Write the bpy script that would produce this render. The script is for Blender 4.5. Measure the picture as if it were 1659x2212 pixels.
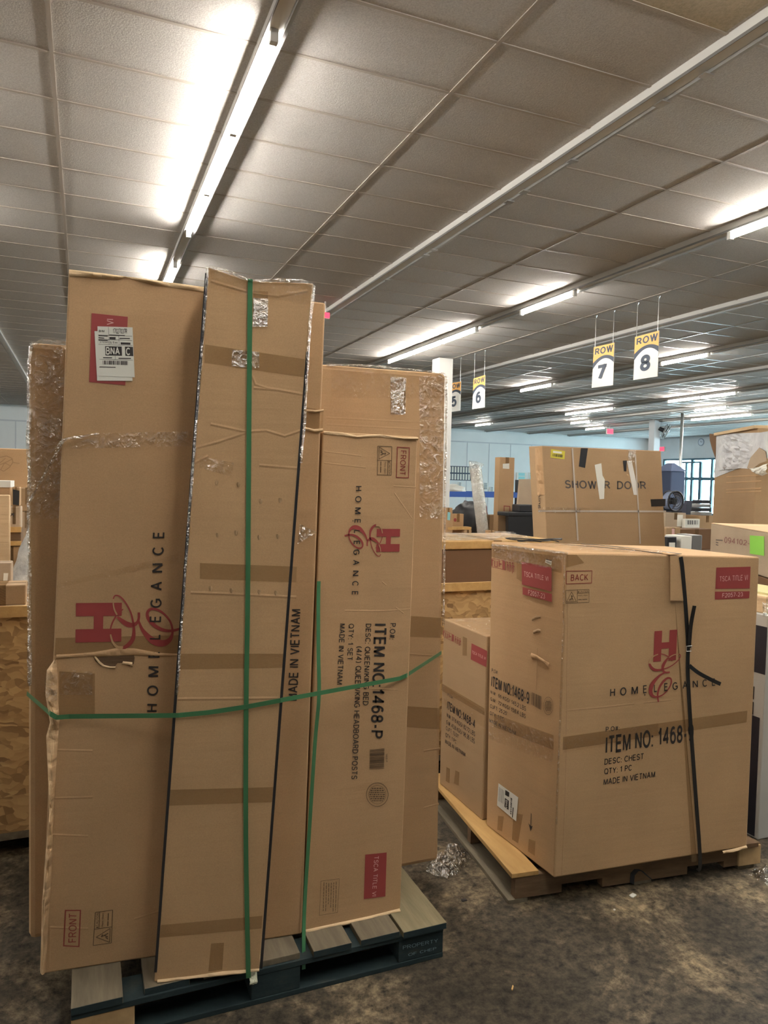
import bpy, bmesh, math, random
from mathutils import Vector, Matrix, noise
random.seed(7)
for _o in list(bpy.data.objects): bpy.data.objects.remove(_o)
SC = bpy.context.scene
COL = SC.collection

# ------------------------------------------------------------------ camera
FPX, YAW, PIT, ROL = 1568.1, .3922, -.0426, -.0225
CAM = Vector((0, 0, 1.77))
_cy, _sy, _cp, _sp = math.cos(YAW), math.sin(YAW), math.cos(PIT), math.sin(PIT)
_fwd = Vector((_sy*_cp, _cy*_cp, _sp)); _r0 = Vector((_cy, -_sy, 0)); _d0 = _fwd.cross(_r0)
_right = _r0*math.cos(ROL) + _d0*math.sin(ROL)
_down = -_r0*math.sin(ROL) + _d0*math.cos(ROL)
cd = bpy.data.cameras.new('camera'); co = bpy.data.objects.new('camera', cd); COL.objects.link(co)
cd.lens = FPX/2212*36.0; cd.sensor_width = 36.0; cd.sensor_fit = 'AUTO'
cd.clip_start = .05; cd.clip_end = 200
_m = Matrix((( _right.x, -_down.x, -_fwd.x, 0), (_right.y, -_down.y, -_fwd.y, 0), (_right.z, -_down.z, -_fwd.z, 0), (0, 0, 0, 1)))
co.matrix_world = Matrix.Translation(CAM) @ _m
SC.camera = co

# ------------------------------------------------------------------ world, exposure
W = bpy.data.worlds.new('daylight'); SC.world = W; W.use_nodes = True
W.node_tree.nodes['Background'].inputs[0].default_value = (.70, .93, 1, 1)
W.node_tree.nodes['Background'].inputs[1].default_value = 8.0
SC.view_settings.view_transform = 'Standard'
SC.view_settings.look = 'None'
SC.view_settings.gamma = 1
SC.view_settings.use_curve_mapping = False
SC.view_settings.exposure = 1.25
TUBE = 60.0           # radiance of the fluorescent tubes

CEIL = 4.36
XW0, XW1, YW0, YW1 = -14.0, 28.2, -12.0, 31.0

# ------------------------------------------------------------------ measuring helpers
def ray(x, y): return _right*((x-829.5)/FPX) + _down*((y-1106)/FPX) + _fwd
def at_z(x, y, z):
    d = ray(x, y); return CAM + d*((z-CAM.z)/d.z)
def at_y(x, y, Y):
    d = ray(x, y); return CAM + d*(Y/d.y)
def at_x(x, y, X):
    d = ray(x, y); return CAM + d*(X/d.x)
class Face:
    "a flat box side: origin, outward normal"
    def __init__(s, p0, p1, up=Vector((0, 0, 1))):
        s.p = p0.copy(); s.n = (p1-p0).cross(up).normalized()
        if s.n.dot(CAM-p0) < 0: s.n = -s.n
    def at(s, x, y, off=0.0):
        d = ray(x, y); q = CAM + d*((s.p-CAM).dot(s.n)/d.dot(s.n)); return q + s.n*off
    def q(s, pts, off=0.0): return [s.at(x, y, off) for x, y in pts]

# ------------------------------------------------------------------ mesh builder
ORG = {}
class MB:
    def __init__(s): s.v = []; s.f = []
    def poly(s, pts):
        b = len(s.v); s.v += [Vector(p) for p in pts]; s.f.append(list(range(b, b+len(pts)))); return s
    def mesh(s, vs, fs):
        b = len(s.v); s.v += [Vector(p) for p in vs]; s.f += [[i+b for i in f] for f in fs]; return s
    def hexa(s, f4, b4):
        "front quad (bl,br,tr,tl) and back quad"
        return s.mesh(list(f4)+list(b4), [(0,1,2,3),(5,4,7,6),(4,0,3,7),(1,5,6,2),(3,2,6,7),(4,5,1,0)])
    def box(s, x0, x1, y0, y1, z0, z1):
        V = Vector
        return s.hexa([V((x0,y0,z0)),V((x1,y0,z0)),V((x1,y0,z1)),V((x0,y0,z1))], [V((x0,y1,z0)),V((x1,y1,z0)),V((x1,y1,z1)),V((x0,y1,z1))])
    def slab(s, q, n, t=.0008):
        f = [p+n*t for p in q]; k = len(q); b = len(s.v)
        s.v += [Vector(p) for p in f] + [Vector(p) for p in q]
        s.f.append(list(range(b, b+k)))
        for i in range(k): s.f.append([b+i, b+k+i, b+k+(i+1) % k, b+(i+1) % k])
        return s
    def tube(s, pts, r, k=10, cap=True):
        b = len(s.v); n = len(pts)
        for i, p in enumerate(pts):
            p = Vector(p); t = (Vector(pts[min(i+1, n-1)])-Vector(pts[max(i-1, 0)])).normalized()
            a = t.cross(Vector((0, 0, 1)) if abs(t.z) < .95 else Vector((1, 0, 0))).normalized(); c = t.cross(a)
            rr = r[i] if isinstance(r, (list, tuple)) else r
            for j in range(k):
                w = 2*math.pi*j/k; s.v.append(p+(a*math.cos(w)+c*math.sin(w))*rr)
        for i in range(n-1):
            for j in range(k): s.f.append([b+i*k+j, b+i*k+(j+1) % k, b+(i+1)*k+(j+1) % k, b+(i+1)*k+j])
        if cap: s.f.append([b+j for j in range(k)][::-1]); s.f.append([b+(n-1)*k+j for j in range(k)])
        return s
    def ribbon(s, pts, wid, nrm, t=.0016):
        "flat strap: pts path, wid vectors across, nrm normals"
        b = len(s.v); n = len(pts)
        for p, w, m in zip(pts, wid, nrm):
            s.v += [p-w+m*t, p+w+m*t, p+w, p-w]
        for i in range(n-1):
            for j in range(4): s.f.append([b+i*4+j, b+i*4+(j+1) % 4, b+i*4+4+(j+1) % 4, b+i*4+4+j])
        s.f.append([b, b+1, b+2, b+3]); e = b+(n-1)*4; s.f.append([e, e+1, e+2, e+3])
        return s
    def grid(s, fn, nu, nv):
        b = len(s.v)
        for j in range(nv+1):
            for i in range(nu+1): s.v.append(fn(i/nu, j/nv))
        for j in range(nv):
            for i in range(nu):
                a = b+j*(nu+1)+i; s.f.append([a, a+1, a+nu+2, a+nu+1])
        return s
    def build(s, name, m, parent=None, bevel=0, smooth=False, label=None, seg=2):
        org = ORG.get(parent, Vector((0, 0, 0))) if parent else Vector((0, 0, 0))
        me = bpy.data.meshes.new(name)
        me.from_pydata([tuple(p-org) for p in s.v], [], s.f)
        bm = bmesh.new(); bm.from_mesh(me)
        bmesh.ops.recalc_face_normals(bm, faces=bm.faces)
        if bevel:
            bmesh.ops.remove_doubles(bm, verts=bm.verts, dist=1e-5)
            bmesh.ops.bevel(bm, geom=bm.edges[:], offset=bevel, segments=seg, affect='EDGES', profile=.5, clamp_overlap=True)
        bm.to_mesh(me); bm.free()
        if smooth:
            for p in me.polygons: p.use_smooth = True
        o = bpy.data.objects.new(name, me); COL.objects.link(o)
        for mm in (m if isinstance(m, (list, tuple)) else [m]): me.materials.append(mm)
        if parent: o.parent = parent
        ORG[o] = org
        if label: o['label'] = label
        return o
def thing(name, label, cat, loc, group=None):
    o = bpy.data.objects.new(name, None); COL.objects.link(o); o.location = loc
    o.empty_display_size = .1
    o['label'] = label; o['category'] = cat
    if group: o['group'] = group
    ORG[o] = Vector(loc); return o
def tag(o, label, cat, group=None):
    o['label'] = label; o['category'] = cat
    if group: o['group'] = group
    return o
def struct(o): o['kind'] = 'structure'; return o
def bil(q, u, v): return (q[0]*(1-u)+q[1]*u)*(1-v)+(q[3]*(1-u)+q[2]*u)*v

_TX = {}
def glyphs(txt, bold):
    k = (txt, bold)
    if k in _TX: return _TX[k]
    c = bpy.data.curves.new('t', 'FONT'); c.body = txt; c.resolution_u = 4; c.offset = bold
    o = bpy.data.objects.new('t', c); COL.objects.link(o)
    dg = bpy.context.evaluated_depsgraph_get(); me = bpy.data.meshes.new_from_object(o.evaluated_get(dg))
    vs = [v.co.copy() for v in me.vertices]; fs = [list(p.vertices) for p in me.polygons]
    bpy.data.objects.remove(o); bpy.data.curves.remove(c); bpy.data.meshes.remove(me)
    x0 = min(v.x for v in vs); x1 = max(v.x for v in vs); y0 = min(v.y for v in vs); y1 = max(v.y for v in vs)
    vs = [((v.x-x0)/max(x1-x0, 1e-6), (v.y-y0)/max(y1-y0, 1e-6)) for v in vs]
    _TX[k] = (vs, fs); return _TX[k]
def _a(cx, cy, rx, ry, d0, d1, n=12):
    return [(cx+rx*math.cos(math.radians(d0+(d1-d0)*i/n)), cy+ry*math.sin(math.radians(d0+(d1-d0)*i/n))) for i in range(n+1)]
# plain sans stroke letters: (width, strokes)
GL = {'A': (.74, [[(0, 0), (.37, 1), (.74, 0)], [(.13, .34), (.61, .34)]]),
 'B': (.6, [[(0, 0), (0, 1), (.30, 1)]+_a(.32, .76, .23, .24, 90, -90)+[(0, .52)], [(.0, .52), (.32, .52)]+_a(.34, .26, .26, .26, 90, -90)+[(0, 0)]]),
 'C': (.70, [_a(.38, .5, .38, .5, 42, 318, 20)]), 'D': (.66, [[(0, .5), (0, 1), (.25, 1)]+_a(.25, .5, .41, .5, 90, -90)+[(0, 0), (0, .5)]]),
 'E': (.56, [[(.56, 1), (0, 1), (0, 0), (.56, 0)], [(0, .53), (.52, .53)]]), 'F': (.54, [[(.54, 1), (0, 1), (0, 0)], [(0, .52), (.48, .52)]]),
 'G': (.74, [_a(.39, .5, .39, .5, 45, 325, 20)+[(.74, .22), (.74, .46), (.42, .46)]]), 'H': (.64, [[(0, 0), (0, 1)], [(.64, 0), (.64, 1)], [(0, .53), (.64, .53)]]),
 'I': (0, [[(0, 0), (0, 1)]]), 'K': (.62, [[(0, 0), (0, 1)], [(.60, 1), (0, .38)], [(.2, .58), (.64, 0)]]), 'L': (.5, [[(0, 1), (0, 0), (.5, 0)]]),
 'M': (.76, [[(0, 0), (0, 1)], [(.02, 1), (.38, .06), (.74, 1)], [(.76, 1), (.76, 0)]]), 'N': (.64, [[(0, 0), (0, 1)], [(.02, 1), (.62, 0)], [(.64, 0), (.64, 1)]]),
 'O': (.80, [_a(.40, .5, .40, .5, 0, 360, 28)]), 'P': (.58, [[(0, 0), (0, 1), (.32, 1)]+_a(.32, .74, .26, .26, 90, -90)+[(0, .48)]]),
 'Q': (.80, [_a(.40, .5, .40, .5, 0, 360, 28), [(.48, .22), (.78, -.06)]]), 'R': (.64, [[(0, 0), (0, 1), (.34, 1)]+_a(.34, .75, .26, .25, 90, -90)+[(0, .5)], [(.34, .5), (.64, 0)]]),
 'S': (.62, [_a(.31, .75, .27, .25, 18, 270, 14)+_a(.31, .25, .30, .25, 90, -160, 14)[1:]]), 'T': (.62, [[(0, 1), (.62, 1)], [(.31, 1), (.31, 0)]]),
 'U': (.64, [[(0, 1), (0, .3)]+_a(.32, .3, .32, .3, 180, 360)+[(.64, 1)]]), 'V': (.7, [[(0, 1), (.35, 0), (.7, 1)]]), 'W': (1.0, [[(0, 1), (.26, 0), (.5, .95), (.74, 0), (1, 1)]]),
 'X': (.64, [[(0, 0), (.64, 1)], [(0, 1), (.64, 0)]]), 'Y': (.68, [[(0, 1), (.34, .46), (.68, 1)], [(.34, .46), (.34, 0)]]), 'Z': (.6, [[(0, 1), (.6, 1), (0, 0), (.6, 0)]]),
 '0': (.54, [_a(.27, .5, .27, .5, 0, 360, 24)]), '1': (.40, [[(.06, .74), (.22, .86), (.30, 1), (.30, 0)]]), '2': (.56, [_a(.28, .72, .27, .28, 165, -35)+[(.0, 0), (.57, 0)]]),
 '3': (.56, [_a(.27, .75, .24, .25, 155, -90), _a(.27, .26, .29, .26, 90, -155)]), '4': (.6, [[(.44, 0), (.44, 1), (0, .3), (.6, .3)]]), '5': (.56, [[(.52, 1), (.12, 1), (.05, .52)]+_a(.27, .33, .29, .33, 128, -155)]),
 '6': (.56, [_a(.28, .32, .28, .32, 0, 360, 20), _a(.30, .5, .30, .5, 55, 190)]), '7': (.54, [[(0, 1), (.54, 1), (.18, 0)]]), '8': (.56, [_a(.28, .76, .24, .24, 0, 360, 18), _a(.28, .26, .28, .26, 0, 360, 20)]),
 '9': (.56, [_a(.28, .68, .28, .32, 0, 360, 20), _a(.26, .5, .30, .5, 10, -125)]), '-': (.28, [[(0, .36), (.28, .36)]]), '.': (0, [[(0, -.06), (0, .08)]]), ':': (0, [[(0, -.06), (0, .08)], [(0, .56), (0, .7)]]),
 '/': (.3, [[(0, 0), (.3, 1)]]), '#': (.6, [[(.1, 0), (.2, 1)], [(.4, 0), (.5, 1)], [(0, .32), (.56, .32)], [(.05, .68), (.6, .68)]]), '(': (.22, [_a(.42, .45, .42, .66, 125, 235)]), ')': (.22, [_a(-.2, .45, .42, .66, 55, -55)]), "'": (0, [[(0, .72), (0, 1)]])}
def strokes_mesh(txt, t):
    k = (txt, 's', t)
    if k in _TX: return _TX[k]
    vs, fs = [], []; x = 0; h = t/2
    def seg(p, q, e0, e1, n0, n1):
        d = Vector((q[0]-p[0], q[1]-p[1])); l = d.length or 1e-6; d /= l
        a, b = Vector(p)-d*e0, Vector(q)+d*e1; i = len(vs); vs.extend([a-n0*h, b-n1*h, b+n1*h, a+n0*h]); fs.append([i, i+1, i+2, i+3])
    for ch in txt:
        if ch == ' ': x += .46; continue
        w, st = GL[ch]
        for P in st:
            P = [Vector((x+a, b)) for a, b in P]; n = len(P); closed = (P[0]-P[-1]).length < 1e-4
            D = [(P[i+1]-P[i]).normalized() if (P[i+1]-P[i]).length > 1e-6 else Vector((1, 0)) for i in range(n-1)]; NN = [Vector((-d.y, d.x)) for d in D]
            for i in range(n-1):
                n0 = n1 = NN[i]; e0 = e1 = 0
                j = i-1 if i else (n-2 if closed else None)
                if j is not None:
                    if D[j].dot(D[i]) > .7: n0 = (NN[j]+NN[i]); n0 = n0/max(.3, n0.dot(NN[i]))
                    else: e0 = h
                j = i+1 if i < n-2 else (0 if closed else None)
                if j is not None:
                    if D[j].dot(D[i]) > .7: n1 = (NN[j]+NN[i]); n1 = n1/max(.3, n1.dot(NN[i]))
                    else: e1 = h
                seg(P[i], P[i+1], e0, e1, n0, n1)
        x += w+t+.125
    x0 = min(v.x for v in vs); x1 = max(v.x for v in vs); y0 = -h; y1 = 1+h
    vs = [((v.x-x0)/max(x1-x0, 1e-6), (v.y-y0)/(y1-y0)) for v in vs]; _TX[k] = (vs, fs); return _TX[k]
def text_q(mb, txt, q, bold=.008):
    vs, fs = strokes_mesh(txt, .132+bold*3.2) if all(c == ' ' or c in GL for c in txt) else glyphs(txt, 0)
    mb.mesh([bil(q, u, v) for u, v in vs], fs)
def text(mb, F, txt, pts, bold=.008, off=.0016): text_q(mb, txt, F.q(pts, off), bold)
def zz(ox, oy, s, pts): return [(ox+x/s, oy+y/s) for x, y in pts]
def frame(mb, F, pts, w, off=.0016):
    "outlined rectangle, w in metres"
    q = F.q(pts, off); c = sum(q, Vector())/4
    ins = []
    for i in range(4):
        a = (q[(i+1) % 4]-q[i]).normalized(); b = (q[(i-1) % 4]-q[i]).normalized(); ins.append(q[i]+(a+b)*w)
    for i in range(4):
        j = (i+1) % 4; mb.poly([q[i], q[j], ins[j], ins[i]])
def line(mb, F, a, b, w, off=.0016):
    p, q = F.at(*a, off), F.at(*b, off); s = (q-p).cross(F.n).normalized()*w*.5
    mb.poly([p-s, q-s, q+s, p+s])
def bars(mb, q, n, seed):
    rnd = random.Random(seed); u = 0
    while u < 1:
        w = rnd.choice((.6, 1, 1.6))/n; mb.poly([bil(q, u, 0), bil(q, min(1, u+w), 0), bil(q, min(1, u+w), 1), bil(q, u, 1)]); u += w+rnd.choice((.5, .8, 1.2))/n
def ring(mb, F, c, rx, ry, w, off=.0016, n=40, rot=0):
    pts = []
    for i in range(n):
        t = 2*math.pi*i/n; pts.append((math.cos(t), math.sin(t)))
    cr, sr = math.cos(rot), math.sin(rot)
    def P(k, i):
        x, y = pts[i][0]*rx*k, pts[i][1]*ry*k; return F.at(c[0]+x*cr-y*sr, c[1]+x*sr+y*cr, off)
    for i in range(n):
        j = (i+1) % n; mb.poly([P(1, i), P(1, j), P(1-w, j), P(1-w, i)])

# ------------------------------------------------------------------ materials
def nt(name):
    m = bpy.data.materials.new(name); m.use_nodes = True; n = m.node_tree
    return m, n, n.nodes['Principled BSDF']
def plain(name, c, rough=.6, metal=0, emit=None, es=0, spec=.5):
    m, n, b = nt(name); b.inputs['Base Color'].default_value = (*c, 1); b.inputs['Roughness'].default_value = rough
    b.inputs['Metallic'].default_value = metal; b.inputs['Specular IOR Level'].default_value = spec
    if emit: b.inputs['Emission Color'].default_value = (*emit, 1); b.inputs['Emission Strength'].default_value = es
    return m
def noisy(name, stops, scale=3, detail=6, rough=.8, bump=.1, bscale=80, stretch=(1, 1, 1), spec=.3, dist=.0, bdist=.002, rr=None):
    m, n, b = nt(name); N = n.nodes; L = n.links
    tc = N.new('ShaderNodeTexCoord'); mp = N.new('ShaderNodeMapping'); mp.inputs['Scale'].default_value = stretch
    L.new(tc.outputs['Object'], mp.inputs[0])
    t = N.new('ShaderNodeTexNoise'); t.inputs['Scale'].default_value = scale; t.inputs['Detail'].default_value = detail
    t.inputs['Roughness'].default_value = .62; t.inputs['Distortion'].default_value = dist; L.new(mp.outputs[0], t.inputs['Vector'])
    r = N.new('ShaderNodeValToRGB'); L.new(t.outputs['Fac'], r.inputs[0])
    e = r.color_ramp.elements
    while len(e) < len(stops): e.new(.5)
    for i, (p, c) in enumerate(stops): e[i].position = p; e[i].color = (*c, 1)
    L.new(r.outputs[0], b.inputs['Base Color']); b.inputs['Roughness'].default_value = rough; b.inputs['Specular IOR Level'].default_value = spec
    t2 = N.new('ShaderNodeTexNoise'); t2.inputs['Scale'].default_value = bscale; t2.inputs['Detail'].default_value = 4; L.new(mp.outputs[0], t2.inputs['Vector'])
    bp = N.new('ShaderNodeBump'); bp.inputs['Strength'].default_value = bump; bp.inputs['Distance'].default_value = bdist
    L.new(t2.outputs['Fac'], bp.inputs['Height']); L.new(bp.outputs[0], b.inputs['Normal'])
    if rr:
        mr = N.new('ShaderNodeMapRange'); mr.inputs['To Min'].default_value = rr[0]; mr.inputs['To Max'].default_value = rr[1]
        L.new(t.outputs['Fac'], mr.inputs['Value']); L.new(mr.outputs[0], b.inputs['Roughness'])
    return m
def kraft(name, c, var=.09, crease=.10):
    "corrugated board: slight mottling, fine fibres, soft flute lines and handling dents"
    m, n, b = nt(name); N = n.nodes; L = n.links
    tc = N.new('ShaderNodeTexCoord')
    t = N.new('ShaderNodeTexNoise'); t.inputs['Scale'].default_value = 2.2; t.inputs['Detail'].default_value = 5; L.new(tc.outputs['Object'], t.inputs['Vector'])
    r = N.new('ShaderNodeValToRGB'); L.new(t.outputs['Fac'], r.inputs[0]); e = r.color_ramp.elements
    e[0].position = .3; e[0].color = (*[k*(1-var) for k in c], 1); e[1].position = .7; e[1].color = (*[min(1, k*(1+var)) for k in c], 1)
    f = N.new('ShaderNodeTexNoise'); f.inputs['Scale'].default_value = 240; f.inputs['Detail'].default_value = 3; L.new(tc.outputs['Object'], f.inputs['Vector'])
    mx = N.new('ShaderNodeMixRGB'); mx.blend_type = 'OVERLAY'; mx.inputs[0].default_value = .16; L.new(r.outputs[0], mx.inputs[1]); L.new(f.outputs['Fac'], mx.inputs[2])
    L.new(mx.outputs[0], b.inputs['Base Color']); b.inputs['Roughness'].default_value = .72; b.inputs['Specular IOR Level'].default_value = .25
    mp = N.new('ShaderNodeMapping'); mp.inputs['Scale'].default_value = (.8, .8, 9); L.new(tc.outputs['Object'], mp.inputs[0])
    d = N.new('ShaderNodeTexNoise'); d.inputs['Scale'].default_value = 2.6; d.inputs['Detail'].default_value = 3; L.new(mp.outputs[0], d.inputs['Vector'])
    bp = N.new('ShaderNodeBump'); bp.inputs['Strength'].default_value = crease; bp.inputs['Distance'].default_value = .02; L.new(d.outputs['Fac'], bp.inputs['Height'])
    b2 = N.new('ShaderNodeBump'); b2.inputs['Strength'].default_value = .12; b2.inputs['Distance'].default_value = .001; L.new(f.outputs['Fac'], b2.inputs['Height']); L.new(bp.outputs[0], b2.inputs['Normal'])
    L.new(b2.outputs[0], b.inputs['Normal'])
    return m
def film_mat(name, clear=.86, tint=(.95, .93, .9), rough=.12, sc=26, bs=.9):
    "clear stretch film: mostly see-through with wrinkled glints"
    m = bpy.data.materials.new(name); m.use_nodes = True; n = m.node_tree; N = n.nodes; L = n.links; N.clear()
    out = N.new('ShaderNodeOutputMaterial'); tr = N.new('ShaderNodeBsdfTransparent'); tr.inputs[0].default_value = (*tint, 1)
    gl = N.new('ShaderNodeBsdfGlossy'); gl.inputs['Roughness'].default_value = rough; gl.inputs[0].default_value = (1, .98, .95, 1)
    tc = N.new('ShaderNodeTexCoord'); t = N.new('ShaderNodeTexNoise'); t.inputs['Scale'].default_value = sc; t.inputs['Detail'].default_value = 3; t.inputs['Distortion'].default_value = 1.2
    L.new(tc.outputs['Object'], t.inputs['Vector'])
    bp = N.new('ShaderNodeBump'); bp.inputs['Strength'].default_value = bs; bp.inputs['Distance'].default_value = .03; L.new(t.outputs['Fac'], bp.inputs['Height']); L.new(bp.outputs[0], gl.inputs['Normal'])
    r = N.new('ShaderNodeMapRange'); r.inputs['From Min'].default_value = .42; r.inputs['From Max'].default_value = .75; r.inputs['To Min'].default_value = (1-clear)*.5; r.inputs['To Max'].default_value = min(1, (1-clear)*3.2)
    L.new(t.outputs['Fac'], r.inputs['Value'])
    mx = N.new('ShaderNodeMixShader'); L.new(r.outputs[0], mx.inputs[0]); L.new(tr.outputs[0], mx.inputs[1]); L.new(gl.outputs[0], mx.inputs[2]); L.new(mx.outputs[0], out.inputs[0])
    return m
def tape_mat(name, c, clear=.45):
    "brown packing tape, half clear and glossy"
    m = bpy.data.materials.new(name); m.use_nodes = True; n = m.node_tree; N = n.nodes; L = n.links
    b = N['Principled BSDF']; b.inputs['Base Color'].default_value = (*c, 1); b.inputs['Roughness'].default_value = .22
    tr = N.new('ShaderNodeBsdfTransparent'); tr.inputs[0].default_value = (.88, .84, .78, 1); mx = N.new('ShaderNodeMixShader'); mx.inputs[0].default_value = 1-clear
    tc = N.new('ShaderNodeTexCoord'); mp = N.new('ShaderNodeMapping'); mp.inputs['Scale'].default_value = (1, 1, 2.5); L.new(tc.outputs['Object'], mp.inputs[0])
    t = N.new('ShaderNodeTexNoise'); t.inputs['Scale'].default_value = 60; t.inputs['Detail'].default_value = 2; L.new(mp.outputs[0], t.inputs['Vector'])
    bp = N.new('ShaderNodeBump'); bp.inputs['Strength'].default_value = .5; bp.inputs['Distance'].default_value = .006; L.new(t.outputs['Fac'], bp.inputs['Height']); L.new(bp.outputs[0], b.inputs['Normal'])
    L.new(tr.outputs[0], mx.inputs[1]); L.new(b.outputs[0], mx.inputs[2]); L.new(mx.outputs[0], N['Material Output'].inputs[0])
    return m
def wood(name, a, c, sc=4, stretch=(14, 1, 14), rough=.75, bump=.3):
    return noisy(name, [(.25, a), (.5, tuple((x+y)/2 for x, y in zip(a, c))), (.75, c)], scale=sc, detail=8, rough=rough, bump=bump, bscale=9, stretch=stretch, bdist=.004)

K = dict(
 kraft=kraft('kraft', (.45, .285, .15)), kraft2=kraft('kraft_pale', (.475, .305, .16)), kraftd=kraft('kraft_brown', (.37, .245, .135)),
 kraftdark=kraft('kraft_dark', (.16, .088, .045)), kraftg=kraft('kraft_greyish', (.40, .31, .22)), edge=kraft('board_edge', (.62, .45, .27), .2, .6),
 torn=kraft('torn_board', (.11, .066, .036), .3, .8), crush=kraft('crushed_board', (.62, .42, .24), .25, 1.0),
 ink=plain('ink', (.028, .022, .02), .6), inkbr=plain('brown_ink', (.10, .06, .03), .6), red=plain('red_ink', (.30, .045, .042), .6), redbr=plain('red_brown_ink', (.26, .05, .035), .6),
 pink=plain('label_lettering', (.68, .42, .38), .6), paper=plain('paper', (.74, .73, .66), .5), white=plain('white_paint', (.72, .70, .66), .45),
 film=film_mat('stretch_film', .90), filmd=film_mat('stretch_film_dense', .72, (.9, .89, .86), .1, 40, 1.0), shiny=film_mat('shiny_tape', .25, (.9, .86, .8), .07, 70, .55), filml=film_mat('stretch_film_light', .975),
 tape=tape_mat('packing_tape', (.40, .26, .13), .78), tapeb=plain('black_tape', (.02, .021, .024), .35),
 green=plain('green_strapping', (.05, .17, .075), .3), strap=plain('black_strapping', (.011, .011, .012), .42),
 steel=plain('steel', (.55, .54, .52), .3, .9), dark=plain('dark_plastic', (.018, .019, .022), .42), darkm=plain('dark_metal', (.05, .05, .055), .35, .6),
 chan=plain('white_enamel', (.62, .61, .58), .4), rail=plain('rail_metal', (.42, .42, .41), .28, .6), railg=plain('rail_groove', (.2, .195, .19), .4, .3),
 tube=plain('lamp_glow', (1, 1, 1), .5, 0, (1, .95, .87), TUBE), exit=plain('exit_glow', (.5, .02, .03), .5, 0, (1, .03, .06), 1.6),
 orange=plain('sign_orange', (.78, .40, .10), .5), navy=plain('sign_navy', (.03, .045, .075), .5), signw=plain('sign_white', (.74, .73, .69), .5),
 blue=plain('rack_blue', (.03, .10, .40), .45), yellow=plain('yellow_label', (.62, .54, .05), .5), paleyellow=plain('pale_yellow_sheet', (.62, .58, .30), .5), lime=plain('green_label', (.25, .62, .08), .5), teal=plain('teal_label', (.28, .60, .62), .5),
 glass=None, bluewood=None)
K['bluewood'] = noisy('blue_painted_wood', [(.3, (.014, .025, .029)), (.55, (.020, .035, .038)), (.8, (.05, .05, .042))], scale=5, rough=.75, bump=.3, bscale=30, stretch=(2, 2, 6))
K['greywood'] = wood('weathered_wood', (.10, .083, .057), (.215, .178, .12), 3, (9, 1, 9))
K['palewood'] = wood('pale_wood', (.17, .145, .085), (.30, .255, .155), 3, (9, 1, 9))
K['yelwood'] = wood('fresh_pine', (.45, .27, .095), (.60, .38, .15), 3, (9, 1, 9), .6)
K['brwood'] = wood('brown_wood', (.10, .06, .032), (.21, .13, .07), 3, (2, 6, 10))
K['woodblk'] = noisy('chipped_block', [(.3, (.3, .19, .09)), (.6, (.5, .34, .17)), (.8, (.2, .13, .07))], scale=6, rough=.85, bump=.4, bscale=30)
m, n, b = nt('oriented_strand_board'); N = n.nodes; L = n.links
tc = N.new('ShaderNodeTexCoord'); ns = N.new('ShaderNodeTexNoise'); ns.inputs['Scale'].default_value = 7; L.new(tc.outputs['Object'], ns.inputs['Vector'])
av = N.new('ShaderNodeMixRGB'); av.blend_type = 'ADD'; av.inputs[0].default_value = .14; L.new(tc.outputs['Object'], av.inputs[1]); L.new(ns.outputs['Color'], av.inputs[2])
mp = N.new('ShaderNodeMapping'); mp.inputs['Scale'].default_value = (20, 34, 50); mp.inputs['Rotation'].default_value = (.2, .5, .1); L.new(av.outputs[0], mp.inputs[0])
vo = N.new('ShaderNodeTexVoronoi'); vo.inputs['Scale'].default_value = 1; L.new(mp.outputs[0], vo.inputs['Vector'])
cr = N.new('ShaderNodeValToRGB'); L.new(vo.outputs['Color'], cr.inputs[0]); e = cr.color_ramp.elements
e[0].position = .1; e[0].color = (.25, .14, .055, 1); e[1].position = .8; e[1].color = (.56, .36, .155, 1); x = e.new(.45); x.color = (.42, .255, .10, 1)
L.new(cr.outputs[0], b.inputs['Base Color']); b.inputs['Roughness'].default_value = .7
bp = N.new('ShaderNodeBump'); bp.inputs['Strength'].default_value = .4; bp.inputs['Distance'].default_value = .004; L.new(vo.outputs['Distance'], bp.inputs['Height']); L.new(bp.outputs[0], b.inputs['Normal']); K['osb'] = m
# window glass
m = bpy.data.materials.new('window_glass'); m.use_nodes = True; N = m.node_tree.nodes; L = m.node_tree.links; N.clear()
o_ = N.new('ShaderNodeOutputMaterial'); t_ = N.new('ShaderNodeBsdfTransparent'); t_.inputs[0].default_value = (.9, .97, 1, 1); g_ = N.new('ShaderNodeBsdfGlossy'); g_.inputs['Roughness'].default_value = .02
x_ = N.new('ShaderNodeMixShader'); x_.inputs[0].default_value = .06; L.new(t_.outputs[0], x_.inputs[1]); L.new(g_.outputs[0], x_.inputs[2]); L.new(x_.outputs[0], o_.inputs[0]); K['glass'] = m
# floor: worn concrete with pale scuffed patches
m, n, b = nt('worn_concrete'); N = n.nodes; L = n.links
tc = N.new('ShaderNodeTexCoord')
a = N.new('ShaderNodeTexNoise'); a.inputs['Scale'].default_value = 1.7; a.inputs['Detail'].default_value = 12; a.inputs['Roughness'].default_value = .74; a.inputs['Distortion'].default_value = .5; L.new(tc.outputs['Object'], a.inputs['Vector'])
r = N.new('ShaderNodeValToRGB'); L.new(a.outputs['Fac'], r.inputs[0]); e = r.color_ramp.elements
e[0].position = .36; e[0].color = (.036, .029, .019, 1); e[1].position = .70; e[1].color = (.36, .28, .165, 1); x = e.new(.48); x.color = (.060, .048, .032, 1); x = e.new(.57); x.color = (.17, .13, .08, 1)
c = N.new('ShaderNodeTexNoise'); c.inputs['Scale'].default_value = 26; c.inputs['Detail'].default_value = 8; c.inputs['Roughness'].default_value = .75; L.new(tc.outputs['Object'], c.inputs['Vector'])
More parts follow.
